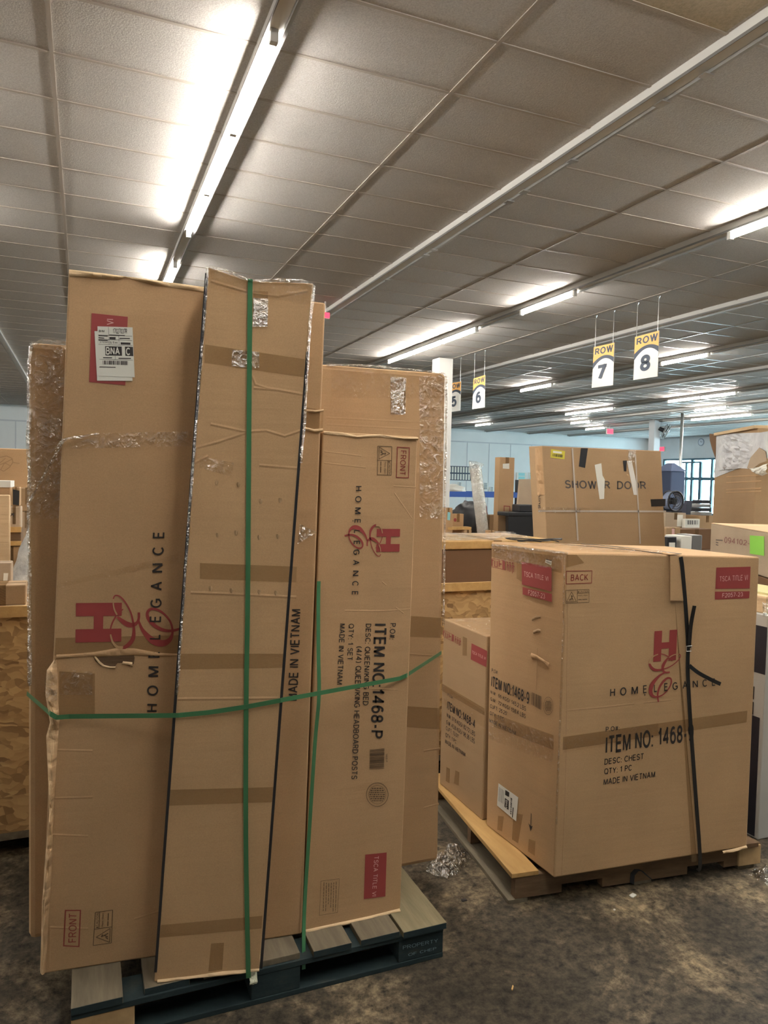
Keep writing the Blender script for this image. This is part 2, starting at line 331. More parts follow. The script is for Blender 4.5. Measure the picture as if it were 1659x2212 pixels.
mx = N.new('ShaderNodeMixRGB'); mx.blend_type = 'OVERLAY'; mx.inputs[0].default_value = .9; L.new(r.outputs[0], mx.inputs[1]); cr = N.new('ShaderNodeMapRange'); cr.inputs['From Min'].default_value = .34; cr.inputs['From Max'].default_value = .68; L.new(c.outputs['Fac'], cr.inputs['Value']); L.new(cr.outputs[0], mx.inputs[2])
L.new(mx.outputs[0], b.inputs['Base Color']); b.inputs['Roughness'].default_value = .68; b.inputs['Specular IOR Level'].default_value = .3
bp = N.new('ShaderNodeBump'); bp.inputs['Strength'].default_value = .35; bp.inputs['Distance'].default_value = .004; L.new(c.outputs['Fac'], bp.inputs['Height']); L.new(bp.outputs[0], b.inputs['Normal']); K['floor'] = m
# ceiling tiles, one tint per tile, pitted
m, n, b = nt('ceiling_tile'); N = n.nodes; L = n.links
tc = N.new('ShaderNodeTexCoord'); mp = N.new('ShaderNodeMapping'); mp.inputs['Location'].default_value = (.1975/1.2189, -(2.5935 % .6096)/.6096, 0); mp.inputs['Scale'].default_value = (1/1.2189, 1/.6096, 0); L.new(tc.outputs['Object'], mp.inputs[0])
fl = N.new('ShaderNodeVectorMath'); fl.operation = 'FLOOR'; L.new(mp.outputs[0], fl.inputs[0]); wn = N.new('ShaderNodeTexWhiteNoise'); wn.noise_dimensions = '3D'; L.new(fl.outputs[0], wn.inputs['Vector'])
r = N.new('ShaderNodeValToRGB'); L.new(wn.outputs['Value'], r.inputs[0]); e = r.color_ramp.elements
e[0].color = (.50, .475, .45, 1); e[1].color = (.54, .515, .49, 1); x = e.new(.93); x.color = (.52, .495, .47, 1)
p = N.new('ShaderNodeTexNoise'); p.inputs['Scale'].default_value = 110; p.inputs['Detail'].default_value = 3; L.new(tc.outputs['Object'], p.inputs['Vector'])
mx = N.new('ShaderNodeMixRGB'); mx.blend_type = 'OVERLAY'; mx.inputs[0].default_value = .35; L.new(r.outputs[0], mx.inputs[1]); L.new(p.outputs['Fac'], mx.inputs[2]); L.new(mx.outputs[0], b.inputs['Base Color'])
b.inputs['Roughness'].default_value = .9; b.inputs['Specular IOR Level'].default_value = .1
bp = N.new('ShaderNodeBump'); bp.inputs['Strength'].default_value = .5; bp.inputs['Distance'].default_value = .004; L.new(p.outputs['Fac'], bp.inputs['Height']); L.new(bp.outputs[0], b.inputs['Normal']); K['tile'] = m
K['tbar'] = plain('tan_grid_bar', (.40, .35, .30), .5); K['tbar_glare'] = plain('glare_grid_bar', (.75, .76, .78), .22, .35)  # far bars: window glare put into a whiter, glossier copy of the grid
K['oldtile'] = noisy('stained_tile', [(.35, (.40, .345, .25)), (.6, (.50, .43, .32))], scale=60, rough=.9, bump=.5, bscale=110, bdist=.004)
K['wall'] = noisy('wall_paint', [(.3, (.76, .79, .79)), (.7, (.82, .85, .85))], scale=.8, rough=.7, bump=.05)
K['wallr'] = noisy('grey_block_wall', [(.3, (.55, .58, .61)), (.7, (.62, .65, .68))], scale=1.2, rough=.7, bump=.1)

# ------------------------------------------------------------------ setting
struct(MB().box(XW0-.2, XW1+.2, YW0-.2, YW1+.2, -.2, 0).build('floor', K['floor']))
struct(MB().box(XW0-.2, XW1+.2, YW0-.2, YW1+.2, CEIL, CEIL+.2).build('ceiling', K['tile']))
struct(MB().box(XW0-.2, XW0, YW0-.2, YW1+.2, 0, CEIL).build('wall_left', K['wall']))
struct(MB().box(XW0, XW1, YW0-.2, YW0, 0, CEIL).build('wall_front', K['wall']))
w = MB().box(XW0, XW1, YW1, YW1+.2, 0, CEIL)
struct(w.build('wall_back', K['wall']))
w = MB()
for k in range(35): xx = XW0+.6+k*1.22; w.box(xx-.02, xx+.02, YW1-.012, YW1, 0, 3.75)
w.box(XW0, XW1, YW1-.015, YW1, 3.72, 3.78)
struct(w.build('trim_3', K['wallr']))
# right wall with the shop window and an added opening for light
wa = at_x(1432, 991.7, XW1); wb = at_x(1549, 991.7, XW1)
WY0, WY1, WZ1, WZ0 = wb.y, wa.y, wa.z, .45
w = MB().box(XW1, XW1+.2, YW0, 3, 0, CEIL).box(XW1, XW1+.2, 21, WY0, 0, CEIL).box(XW1, XW1+.2, 3, 21, WZ1, CEIL).box(XW1, XW1+.2, 3, 21, 0, WZ0).box(XW1, XW1+.2, WY1, YW1, 0, CEIL).box(XW1, XW1+.2, WY0, WY1, WZ1, CEIL).box(XW1, XW1+.2, WY0, WY1, 0, WZ0)
struct(w.build('wall_right', K['wallr']))
w = MB()
def wy(px): return at_x(px, 1030, XW1).y
def wz(py): return at_x(1480, py, XW1).z
for px, z0, z1, t in [(1432, WZ0, WZ1, .06), (1493, WZ0, WZ1, .07), (1536, WZ0, WZ1, .06), (1548.5, WZ0, WZ1, .05), (1480.5, WZ0, wz(999), .05), (1511, WZ0, wz(999), .08), (1452, WZ0, wz(1034), .05), (1463, WZ0, wz(1034), .05), (1470, WZ0, wz(1034), .05)]:
    y_ = wy(px); w.box(XW1+.02, XW1+.12, y_-t, y_+t, z0, z1)
for py, px0, px1, t in [(992, 1432, 1549, .05), (999, 1470, 1512, .04), (1034, 1432, 1549, .07)]:
    w.box(XW1+.025, XW1+.115, wy(px1), wy(px0), wz(py)-t, wz(py)+t)
w.box(XW1+.025, XW1+.115, WY0, WY1, WZ0, WZ0+.1)
win = struct(w.build('window_1', plain('dark_frame', (.05, .12, .17), .4)))
pn = MB().box(XW1+.06, XW1+.068, WY0, WY1, WZ0, WZ1).build('window_pane', K['glass'], win)
w = MB()  # window run added out of view to bring more daylight in
for k in range(11): w.box(XW1+.02, XW1+.12, 3+k*1.8-.05, 3+k*1.8+.05, WZ0, WZ1)
w.box(XW1+.025, XW1+.115, 3, 21, WZ0, WZ0+.1).box(XW1+.025, XW1+.115, 3, 21, WZ1-.1, WZ1)
win = struct(w.build('added_light_window', bpy.data.materials['dark_frame']))
MB().box(XW1+.06, XW1+.068, 3, 21, WZ0, WZ1).build('window_pane', K['glass'], win)
# ceiling grid
g1, g2 = MB(), MB()
for k in range(-11, 24):
    x_ = -.1975+1.21885*k
    (g1 if x_ < 8.4 else g2).box(x_-.0125, x_+.0125, YW0, YW1, CEIL-.007, CEIL)
k = 0; y_ = 2.5935-.6096*23
while y_ < YW1:
    if y_ > YW0:
        g1.box(XW0, 8.33, y_-.0115, y_+.0115, CEIL-.006, CEIL); g2.box(8.33, XW1, y_-.0115, y_+.0115, CEIL-.006, CEIL)
    y_ += .6096
struct(g1.build('trim_1', K['tbar'])); struct(g2.build('trim_2', K['tbar_glare']))
tile = MB().box(2.253, 3.35, 2.5935+.012, 2.5935+.6096-.012, CEIL-.003, CEIL).build('ceiling_tile', K['oldtile'])
tag(tile, 'yellowish stained ceiling tile beside the unlit light channel', 'ceiling tile')

# ------------------------------------------------------------------ fluorescent channels
def channel(k, lamps, label, y0=YW0+.05, y1=YW1-.05):
    X0 = .985+2.4377*k
    t = thing('strip_light', label, 'strip light', (X0, (y0+y1)/2, CEIL), 'fluorescent light channels on the ceiling')
    MB().box(X0-.048, X0+.036, y0, y1, 4.285, CEIL-.0005).build('channel', K['chan'], t, label='white enamel channel')
    MB().box(X0+.037, X0+.058, y0, y1, 4.262, 4.29).build('side_rail', K['rail'], t, label='grey metal side rail')
    MB().box(X0-.054, X0-.0485, y0, y1, 4.28, 4.30).build('lip', K['railg'], t)
    ends = set()
    for a, b_ in lamps:
        MB().tube([(X0-.012, a+.03, 4.238), (X0-.012, b_-.03, 4.238)], .02, 12).build('fluorescent_tube', K['tube'], t, smooth=False, label='lit fluorescent tube')
        ends |= {a, b_}
    for e_ in sorted(ends): MB().box(X0-.034, X0+.01, e_-.022, e_+.022, 4.212, 4.286).build('lamp_holder', K['chan'], t)
    return t
def row(y0, y1, step=1.22): return [(y0+step*i, y0+step*i+1.2) for i in range(int((y1-y0)/step+.01))]  # runs of tubes out of view, added to raise the hall's brightness
channel(-4, row(2, 28, 2.44), 'outermost added ceiling channel to the left, lighting the hall from beyond the picture edge')
channel(-3, row(2, 28, 2.44), 'added ceiling channel far out to the left, lighting the hall from beyond the picture edge')
channel(-2, row(4, 28, 2.44), 'added ceiling channel to the left of the far-left one, lighting the hall from out of view')
channel(-1, row(-1, .3)+row(5, 12, 2.44), 'ceiling channel at the far left edge of the picture, unlit there, with added tubes out of view')
channel(0, row(-.9, 2.8)+[(4.13, 5.33), (5.33, 6.54), (6.54, 7.75), (8.92, 10.14)]+row(11, 29, 2.44), 'brightest ceiling strip light, directly above the tall strapped cartons')
c1 = channel(1, row(.2, 2.7), 'white ceiling channel between the brightest strip and the column row, unlit in view, with added tubes out of view')
channel(2, row(.2, 4, 1.22)+[(4.2, 5.41), (7.86, 9.09), (10.4, 11.62), (11.62, 12.84), (12.84, 14.06)], 'lit ceiling strip running to the top of the white column')
channel(3, row(0, 6.2, 2.44), 'ceiling channel just behind the hanging row signs, unlit in view, with added tubes out of view')
channel(4, row(1, 8.5, 2.44)+[(10.3, 11.5), (15.2, 16.6)], 'ceiling strip with one lit tube beside the row 8 sign')
channel(5, row(1, 10, 2.44), 'ceiling channel over the middle of the hall, unlit in view, with added tubes out of view')
channel(6, row(3, 12)+[(14.02, 15.2), (15.2, 16.4), (18.75, 20.0), (20.0, 21.25), (26.3, 27.6)], 'ceiling strip with paired lit tubes above the pillar fan')
channel(7, row(4, 14, 2.44)+[(16.55, 17.8), (23, 24.2)], 'third ceiling channel from the window wall, with one short lit tube')
channel(8, row(5, 16, 2.44)+[(17.75, 19.05), (19.05, 20.35), (25.1, 26.4)], 'second ceiling channel from the window wall, with paired lit tubes')
channel(9, row(6, 18, 2.44), 'last ceiling channel before the window wall, with added tubes out of view')
for a in (2.2, 3.4, 3.75, 4.7, 5.35, 5.6, 7.1, 7.3, 8.4): MB().box(.985+2.4377, .985+2.4377+.07, a, a+.05+.05*random.random(), 4.253, 4.2615).build('clip', K['steel'], c1)

# ------------------------------------------------------------------ columns, pole, fan, exit signs, clock
pc = at_z(950, 766, CEIL); 
o = MB().box(pc.x-.02, pc.x+.30, pc.y-.02, pc.y+.30, 0, CEIL-.06).build('column', K['white'], bevel=.012)
tag(o, 'square white column behind the film-wrapped carton', 'column')
o2 = MB().box(20.2, 20.5, 21.9, 22.2, 0, CEIL).build('column', K['wallr'], bevel=.02)
tag(o2, 'grey square pillar carrying the wall fan', 'column')
t = thing('steel_pole', 'slim steel pole from floor to ceiling in front of the window', 'pole', (19.25, 19.55, 0))
MB().tube([(19.25, 19.55, .01), (19.25, 19.55, CEIL)], .05, 14).build('shaft', K['steel'], t, smooth=True)
MB().box(19.13, 19.37, 19.43, 19.67, 0, .012).build('base_plate', K['steel'], t)
# pillar fan
fc = at_y(1437, 932, 21.75)
t = thing('wall_fan', 'dark round fan mounted on the grey pillar', 'fan', fc)
ax = Vector((.75, -.45, -.45)).normalized(); fu = ax.cross(Vector((0, 0, 1))).normalized(); fv = ax.cross(fu)
def disc_ring(mb, c, r, rt, n=28):
    mb.tube([c+(fu*math.cos(2*math.pi*i/n)+fv*math.sin(2*math.pi*i/n))*r for i in range(n+1)], rt, 6, False)
m_ = MB()
for r_, d_ in [(.30, 0), (.28, .06), (.28, -.06), (.19, .08), (.19, -.08), (.1, .09)]: disc_ring(m_, fc+ax*d_, r_, .014)
m_.build('guard', K['steel'], t)
m_ = MB()
for i in range(5):
    w0 = 2*math.pi*i/5; m_.slab([fc+(fu*math.cos(w0+a)+fv*math.sin(w0+a))*r_ for a, r_ in [(-.2, .05), (-.42, .24), (.25, .26), (.2, .05)]], ax, .01)
m_.build('blade', K['dark'], t)
MB().tube([fc-ax*.03, fc-ax*.26], [.09, .07], 14).build('motor', K['dark'], t)
MB().tube([fc-ax*.2, Vector((20.5, 22.05, fc.z))], .03, 8).build('bracket', K['darkm'], t)
def exit_sign(px, py, Yp, w, h, label, drop):
    c = at_y(px, py, Yp) if drop else at_x(px, py, XW1-.08)
    t = thing('exit_sign', label, 'exit sign', c, 'red exit signs')
    if drop:
        MB().box(c.x-w, c.x+w, c.y, c.y+.07, c.z-h, c.z+h).build('housing', K['white'], t, bevel=.008)
        MB().box(c.x-w*.9, c.x+w*.9, c.y-.008, c.y, c.z-h*.85, c.z+h*.85).build('lit_panel', K['exit'], t, label='glowing red panel')
        MB().tube([(c.x, c.y+.035, c.z+h), (c.x, c.y+.035, CEIL)], .012, 8).build('stem', K['white'], t)
    else:
        MB().box(c.x, c.x+.078, c.y-w, c.y+w, c.z-h, c.z+h).build('housing', K['white'], t, bevel=.008)
        MB().box(c.x-.008, c.x, c.y-w*.9, c.y+w*.9, c.z-h*.85, c.z+h*.85).build('lit_panel', K['exit'], t, label='glowing red panel')
exit_sign(1318, 932, 24.6, .17, .12, 'red lit exit sign hanging left of the grey pillar', True)
exit_sign(1430, 970, 0, .17, .12, 'red lit exit sign on the wall above the shop window', False)
exit_sign(704, 681, 10.2, .06, .045, 'small red lit exit sign at the end of the nearest unlit channel', True)
c = at_x(1514, 955, XW1-.03)
t = thing('wall_clock', 'round pale clock high on the window wall', 'clock', c)
def xdisc(mb, r0, x0, x1, n=28):
    ring_ = [(c.y+r0*math.cos(2*math.pi*i/n), c.z+r0*math.sin(2*math.pi*i/n)) for i in range(n)]
    mb.slab([Vector((x1, a, b_)) for a, b_ in ring_], Vector((-1, 0, 0)), x1-x0)
m_ = MB(); xdisc(m_, .19, c.x, XW1-.0005); m_.build('rim', plain('clock_rim', (.22, .26, .33), .5), t)
m_ = MB(); xdisc(m_, .15, c.x-.006, c.x); m_.build('face', plain('clock_face', (.55, .6, .68), .5), t)
MB().box(c.x-.012, c.x-.007, c.y-.1, c.y+.008, c.z-.008, c.z+.008).box(c.x-.012, c.x-.007, c.y-.008, c.y+.008, c.z-.008, c.z+.07).build('hands', K['dark'], t)

# ------------------------------------------------------------------ hanging row signs
def row_sign(num, pts, hooks, label):
    Xs = 7.2
    tl, tr, br, bl = [at_x(x, y, Xs) for x, y in pts]
    q = [bl, br, tr, tl]
    t = thing('hanging_row_sign', label, 'sign', (bl+br)/2, 'row signs hanging from the ceiling')
    nx = Vector((-1, 0, 0))
    MB().slab([p-nx*.006 for p in q], nx, .006).build('panel', K['signw'], t, label='white sign panel')
    qo = [p+nx*.0015 for p in q]; qn = [p+nx*.003 for p in q]
    def arc(a, b_, c_, u): # quadratic through (0,a) (.6,b) (1,c)
        return a*(u-.6)*(u-1)/.6 + b_*u*(u-1)/(.6*-.4) + c_*u*(u-.6)/.4
    N_ = 16; m1, m2 = MB(), MB()
    for i in range(N_):
        u0, u1 = i/N_, (i+1)/N_
        m1.poly([bil(qo, u0, arc(.6, .75, .667, u0)), bil(qo, u1, arc(.6, .75, .667, u1)), bil(qo, u1, 1), bil(qo, u0, 1)])
        m2.poly([bil(qo, u0, arc(.45, .675, .54, u0)), bil(qo, u1, arc(.45, .675, .54, u1)), bil(qo, u1, arc(.6, .75, .667, u1)), bil(qo, u0, arc(.6, .75, .667, u0))])
    m1.build('orange_header', K['orange'], t)
    text_q(m2, 'ROW', [bil(qn, .08, .79), bil(qn, .96, .80), bil(qn, .96, .97), bil(qn, .08, .95)], .03)
    text_q(m2, num, [bil(qn, .27, .16), bil(qn, .70, .17), bil(qn, .70, .54), bil(qn, .27, .53)], .045)
    m2.build('lettering', K['navy'], t)
    for (hx, hy), u in zip(hooks, (.06, .94)):
        a = bil(q, u, .99); MB().tube([a, Vector((a.x, a.y, CEIL-.03)), Vector((a.x, a.y, CEIL))], [.004, .004, .02], 6).build('wire', K['steel'], t)
row_sign('5', [(969, 829), (996, 824), (994, 887), (967, 891)], [(970, 790), (997, 785)], 'hanging sign reading row 5, half hidden behind the film-wrapped carton')
row_sign('6', [(1023, 818), (1048, 810), (1047, 880), (1020, 884)], [(1023, 770), (1049, 757)], 'hanging sign reading row 6')
row_sign('7', [(1283, 750), (1327, 740), (1324, 832), (1278, 838)], [(1288, 683), (1327, 668)], 'hanging sign reading row 7')
row_sign('8', [(1372, 728), (1424, 714), (1420, 813), (1368, 821)], [(1378, 652), (1423, 637)], 'hanging sign reading row 8')

# ------------------------------------------------------------------ pallets
PX0, PX1, PY0 = -.03, 1.25, 2.335
PD = 1.0
t = thing('blue_pallet', 'blue wooden block pallet under the tall strapped cartons', 'pallet', ((PX0+PX1)/2, PY0+PD/2, 0))
bw = [(0, .15), (.215, .14), (.40, .14), (.585, .14), (.77, .14), (.945, .15), (1.105, .175)]
for i, (a, wd) in enumerate(bw):
    x0 = PX0+a; x1 = min(PX1, x0+wd); yj = (0, .012, .02, .012, .0, .0, -.012)[i]
    MB().box(x0, x1, PY0+yj, PY0+PD, .119, .141).build('deck_board', K['palewood'] if i == 6 else K['greywood'], t, bevel=.002, label='pale fresh deck board' if i == 6 else None)
    if i in (0, 1, 4, 5, 6): MB().box(x0, x1-.002, PY0+yj-.0015, PY0+yj, .119, .1405).build('painted_end', K['bluewood'], t)
for j, y_ in enumerate((PY0+.004, PY0+PD/2-.06, PY0+PD-.12)):
    MB().box(PX0, PX1-.004, y_, y_+.12, .099, .1195).build('stringer_board', K['bluewood'], t, bevel=.002)
    MB().box(PX0, PX1-.004, y_, y_+.11, 0, .018).build('bottom_board', K['bluewood'], t, bevel=.002)
    for x0, x1 in ((PX0, PX0+.185), ((PX0+PX1)/2-.085, (PX0+PX1)/2+.085), (PX1-.185, PX1-.004)):
        MB().box(x0, x1, y_+.002, y_+.105, .018, .099).build('block', K['woodblk'] if x0 == PX0 and j == 0 else K['bluewood'], t, bevel=.003)
F = Face(Vector((PX0, PY0+.006, 0)), Vector((PX1, PY0+.006, 0))); m_ = MB()
text(m_, F, 'PROPERTY', zz(840, 1950, 10.37, [(310, 1045), (1095, 880), (1095, 800), (310, 960)]), .0)
text(m_, F, 'OF CHEP', zz(840, 1950, 10.37, [(430, 1195), (1060, 1045), (1060, 985), (430, 1130)]), .0)
m_.build('stencil_lettering', plain('stencil_paint', (.16, .23, .26), .7), t)

# right pallet: stringer type, slightly turned
A0 = at_z(1112, 1952, 0); A1 = at_z(1640, 1871, 0)
ex = (A1-A0); ex.z = 0; PL = ex.length; ex.normalize(); ey = Vector((-ex.y, ex.x, 0))
def PR(u, v, z): return A0+ex*u+ey*v+Vector((0, 0, z))
def pbox(mb, u0, u1, v0, v1, z0, z1): return mb.hexa([PR(u0, v0, z0), PR(u1, v0, z0), PR(u1, v0, z1), PR(u0, v0, z1)], [PR(u0, v1, z0), PR(u1, v1, z0), PR(u1, v1, z1), PR(u0, v1, z1)])
t = thing('wooden_pallet', 'brown wooden pallet under the carton with black strapping', 'pallet', PR(PL/2, .5, 0))
for v0 in (.0, .48, .98):
    s = MB()
    pbox(s, 0, .22, v0, v0+.04, .02, .113); pbox(s, .22, .42, v0, v0+.04, .055, .113); pbox(s, .42, .86, v0, v0+.04, .015, .113); pbox(s, .86, 1.06, v0, v0+.04, .05, .113); pbox(s, 1.06, PL, v0, v0+.04, .02, .113)
    s.build('stringer', K['brwood'], t)
for i, u0 in enumerate((-.02, .2, .38, .56, .74, .92, 1.1)):
    pbox(MB(), u0, u0+.125, -.03 if i else -.005, 1.06, .113, .133).build('deck_board', K['yelwood'] if i == 0 else K['brwood'], t, bevel=.002, label='bright yellow pine deck board' if i == 0 else None)
for u0 in (-.03, PL/2-.05, PL-.12):
    pbox(MB(), u0, u0+.09, .0, 1.05, 0, .018).build('bottom_board', K['greywood'], t, bevel=.002)
pbox(MB(), PL-.13, PL-.005, -.012, .0, .02, .11).build('block_face', K['woodblk'], t, bevel=.003)
F = Face(PR(0, 0, 0), PR(1, 0, 0)); m_ = MB()
gs = [F.at(x, y, .002) for x, y in [(1364, 1908), (1366, 1888), (1374, 1879), (1384, 1879), (1396, 1890), (1411, 1902)]]
m_.ribbon(gs, [F.n.cross(Vector((0, 0, 1))).normalized()*.011+Vector((0, 0, .006))]*len(gs), [F.n]*len(gs), .0006)
m_.build('black_spray_mark', plain('black_spray', (.02, .022, .026), .7), t)

# ------------------------------------------------------------------ carton helpers
def carton(name, label, cat, f4, b4, mat, bevel=.005, group=None, body='carton'):
    base = (f4[0]+f4[1]+b4[0]+b4[1])/4
    t = thing(name, label, cat, base, group)
    MB().hexa(f4, b4).build(body, mat, t, bevel=bevel)
    return t
def tapes(t, F, strips, m='tape', name='packing_tape'):
    for s_ in strips: MB().slab(F.q(s_, .0005), F.n, .0006).build(name, K[m], t)
def film_patch(t, F, pts, off=.004, amp=.004, nu=14, nv=14, m='film', seed=0, name='stretch_film'):
    q = F.q(pts)
    def fn(u, v):
        p = bil(q, u, v); k = noise.noise(p*9+Vector((seed, 0, 0)))+.6*noise.noise(p*24+Vector((0, seed, 0)))
        return p+F.n*(off+amp*(k+.6))
    MB().grid(fn, nu, nv).build(name, K[m], t, smooth=True)
def film_edge(t, pts, r, seed=1, m='filmd', name='film_edge', F=None):
    "bunched film running along an edge"
    P_ = []
    for i in range(len(pts)-1):
        for k in range(8): P_.append(pts[i].lerp(pts[i+1], k/8))
    P_.append(pts[-1])
    P_ = [p+Vector((noise.noise(p*17+Vector((seed, 0, 0))), noise.noise(p*17+Vector((0, seed, 0))), 0))*r*.5 for p in P_]
    MB().tube(P_, [r*(.7+.5*abs(noise.noise(p*21))) for p in P_], 7).build(name, K[m], t, smooth=True)
def crease(t, F, pts, w=.004, off=.0004, h=.0025, name='crease'):
    w *= 1.5; h *= .45
    "a raised fold in the board"
    q = [F.at(x, y) for x, y in pts]; m_ = MB()
    up = [ (q[min(i+1, len(q)-1)]-q[max(i-1, 0)]).cross(F.n).normalized()*w for i in range(len(q))]
    b = len(m_.v)
    for p, u in zip(q, up): m_.v += [p-u, p+F.n*h, p+u]
    for i in range(len(q)-1):
        a = i*3; m_.f += [[a, a+1, a+4, a+3], [a+1, a+2, a+5, a+4]]
    m_.build(name, K['kraft'], t)

# logo: traced in its own frame (H lower-left = 0,0; lower-right = 1,0; upper-left = 0,1)
_bl, _br, _tl = (338, 993), (880, 945), (370, 258)
def _loc(x, y):
    ax_, ay_ = _br[0]-_bl[0], _br[1]-_bl[1]; bx_, by_ = _tl[0]-_bl[0], _tl[1]-_bl[1]; dx, dy = x-_bl[0], y-_bl[1]
    D = ax_*by_-bx_*ay_; return ((dx*by_-bx_*dy)/D, (ax_*dy-dx*ay_)/D)
H_POLY = [[(0, 0), (.335, 0), (.335, 1), (0, 1)], [(.665, 0), (1, 0), (1, 1), (.665, 1)], [(.335, .405), (.665, .405), (.665, .61), (.335, .61)]]
E_STROKES = [
 [((790, 975), 8), ((745, 905), 12), ((715, 885), 14), ((790, 835), 13), ((870, 808), 10), ((940, 800), 10), ((985, 825), 12), ((975, 890), 14), ((910, 975), 14), ((800, 1065), 14), ((700, 1122), 15), ((590, 1160), 18), ((470, 1185), 34), ((370, 1180), 50), ((290, 1120), 50), ((248, 1030), 42), ((270, 930), 30), ((350, 850), 18), ((450, 808), 12), ((530, 800), 12), ((620, 825), 14), ((700, 870), 16)],
 [((690, 890), 20), ((620, 985), 52), ((570, 1080), 66), ((560, 1160), 52), ((590, 1225), 34), ((650, 1245), 26), ((730, 1238), 26)],
 [((610, 1248), 18), ((500, 1310), 34), ((400, 1405), 60), ((320, 1510), 84), ((278, 1620), 92), ((275, 1720), 80), ((320, 1800), 52), ((400, 1830), 26), ((500, 1812), 20), ((600, 1752), 20), ((700, 1640), 22), ((758, 1520), 26), ((765, 1420), 28), ((715, 1378), 30), ((640, 1400), 40), ((560, 1480), 46), ((490, 1590), 42), ((450, 1710), 36), ((440, 1830), 32), ((460, 1955), 26)]]
LET = [('H', 0, .045), ('O', .091, .149), ('M', .196, .256), ('E', .304, .336), ('L', .406, .432), ('E', .503, .534), ('G', .582, .634), ('A', .680, .728), ('N', .778, .830), ('C', .875, .919), ('E', .969, 1)]
def catmull(p0, p1, p2, p3, t): return .5*((2*p1)+(-p0+p2)*t+(2*p0-5*p1+4*p2-p3)*t*t+(-p0+3*p1-3*p2+p3)*t*t*t)
def logo(t, F, bl, br, tl, word):
    "word = (bl,br,tr,tl) of the spaced lettering"
    o_, u_, v_ = F.at(*bl, .0015), F.at(*br, .0015)-F.at(*bl, .0015), F.at(*tl, .0015)-F.at(*bl, .0015)
    m1 = MB()
    for p in H_POLY: m1.poly([o_+u_*a+v_*b_ for a, b_ in p])
    m2 = MB(); sc = u_.length/545
    def strip(mb, st, off, grow=0, cut=None):
        pts = [o_+u_*_loc(*p)[0]+v_*_loc(*p)[1]+F.n*off for p, w_ in st]; wd = [(w_+7)*sc*.5+grow for p, w_ in st]; P_, W_ = [], []
        n_ = len(pts)
        for i in range(n_-1):
            a, b_, c_, d_ = pts[max(0, i-1)], pts[i], pts[i+1], pts[min(n_-1, i+2)]
            for k in range(5): P_.append(catmull(a, b_, c_, d_, k/5)); W_.append(wd[i]*(1-k/5)+wd[i+1]*k/5)
        P_.append(pts[-1]); W_.append(wd[-1])
        b0 = len(mb.v)
        for i, p in enumerate(P_):
            s_ = (P_[min(i+1, len(P_)-1)]-P_[max(i-1, 0)]).cross(F.n).normalized()*W_[i]; mb.v += [p-s_, p+s_]
        for i in range(len(P_)-1): mb.f.append([b0+i*2, b0+i*2+1, b0+i*2+3, b0+i*2+2])
    for st in E_STROKES: strip(m1, st, .0008)
    m1.build('printed_logo', K['red'], t, label='red printed letter H with a script flourish')
    # the script crosses the H as a bare-board line
    in_h = [E_STROKES[0][2:6], E_STROKES[0][-7:-3]]
    for st in in_h:
        st = [(p, w_*1.0) for p, w_ in st]; strip(m2, st, .0014)
    m2.build('logo_reversal', K['kraft2'], t)
    q = F.q(word, .003); m3 = MB()
    for ch, a, b_ in LET: text_q(m3, ch, [bil(q, a, 0), bil(q, b_, 0), bil(q, b_, 1), bil(q, a, 1)], .012)
    d = bil(q, .32, -.22); r_ = (q[3]-q[0]).length*.09; uu = (q[1]-q[0]).normalized(); vv = (q[3]-q[0]).normalized()
    m3.poly([d+uu*math.cos(i*math.pi/4)*r_+vv*math.sin(i*math.pi/4)*r_ for i in range(8)])
    m3.build('printed_name', K['ink'], t)
def caution(t, F, q4, mat='inkbr', flip=False):
    "framed lifting pictogram, q4=(bl,br,tr,tl) in its own frame"
    q = F.q(q4, .0016); m_ = MB(); h = (q[3]-q[0]).length; w_ = h*.035
    class Q: pass
    def L_(a, b_, ww=w_):
        p, r_ = bil(q, *a), bil(q, *b_); s_ = (r_-p).cross(F.n).normalized()*ww*.5; m_.poly([p-s_, r_-s_, r_+s_, p+s_])
    for a, b_ in [((0, 0), (1, 0)), ((1, 0), (1, 1)), ((1, 1), (0, 1)), ((0, 1), (0, 0)), ((.49, 0), (.49, 1)), ((.49, .74), (1, .74)), ((.03, .1), (.45, .1)), ((.45, .1), (.24, .86)), ((.24, .86), (.03, .1))]: L_(a, b_)
    for a, b_ in [((.2, .2), (.26, .42)), ((.26, .42), (.23, .58)), ((.26, .42), (.31, .2)), ((.23, .58), (.3, .5)), ((.14, .2), (.2, .34))]: L_(a, b_, w_*1.6)
    text_q(m_, 'CAUTION', [bil(q, .58, .79), bil(q, .97, .79), bil(q, .97, .94), bil(q, .58, .94)], .0)
    m_.poly([bil(q, .51, .79), bil(q, .56, .79), bil(q, .535, .94)])
    text_q(m_, 'Heavy object', [bil(q, .53, .47), bil(q, .95, .47), bil(q, .95, .62), bil(q, .53, .62)], .0)
    for a, b_ in [(.53, .68), (.7, .92)]: L_((a, .24), (b_, .24), w_*1.5)
    m_.build('caution_mark', K[mat], t)
def red_block(t, F, rect, txt, words, rect2=None, txt2=None, words2=None):
    m_ = MB().poly(F.q(rect, .0012)); w_ = MB(); text(w_, F, txt, words, .0, .0022)
    if rect2: m_.poly(F.q(rect2, .0012)); text(w_, F, txt2, words2, .004, .0022)
    b_ = m_.build('red_print_block', K['red'], t, label='solid red printed block')
    w_.build('block_lettering', K['pink'], b_)
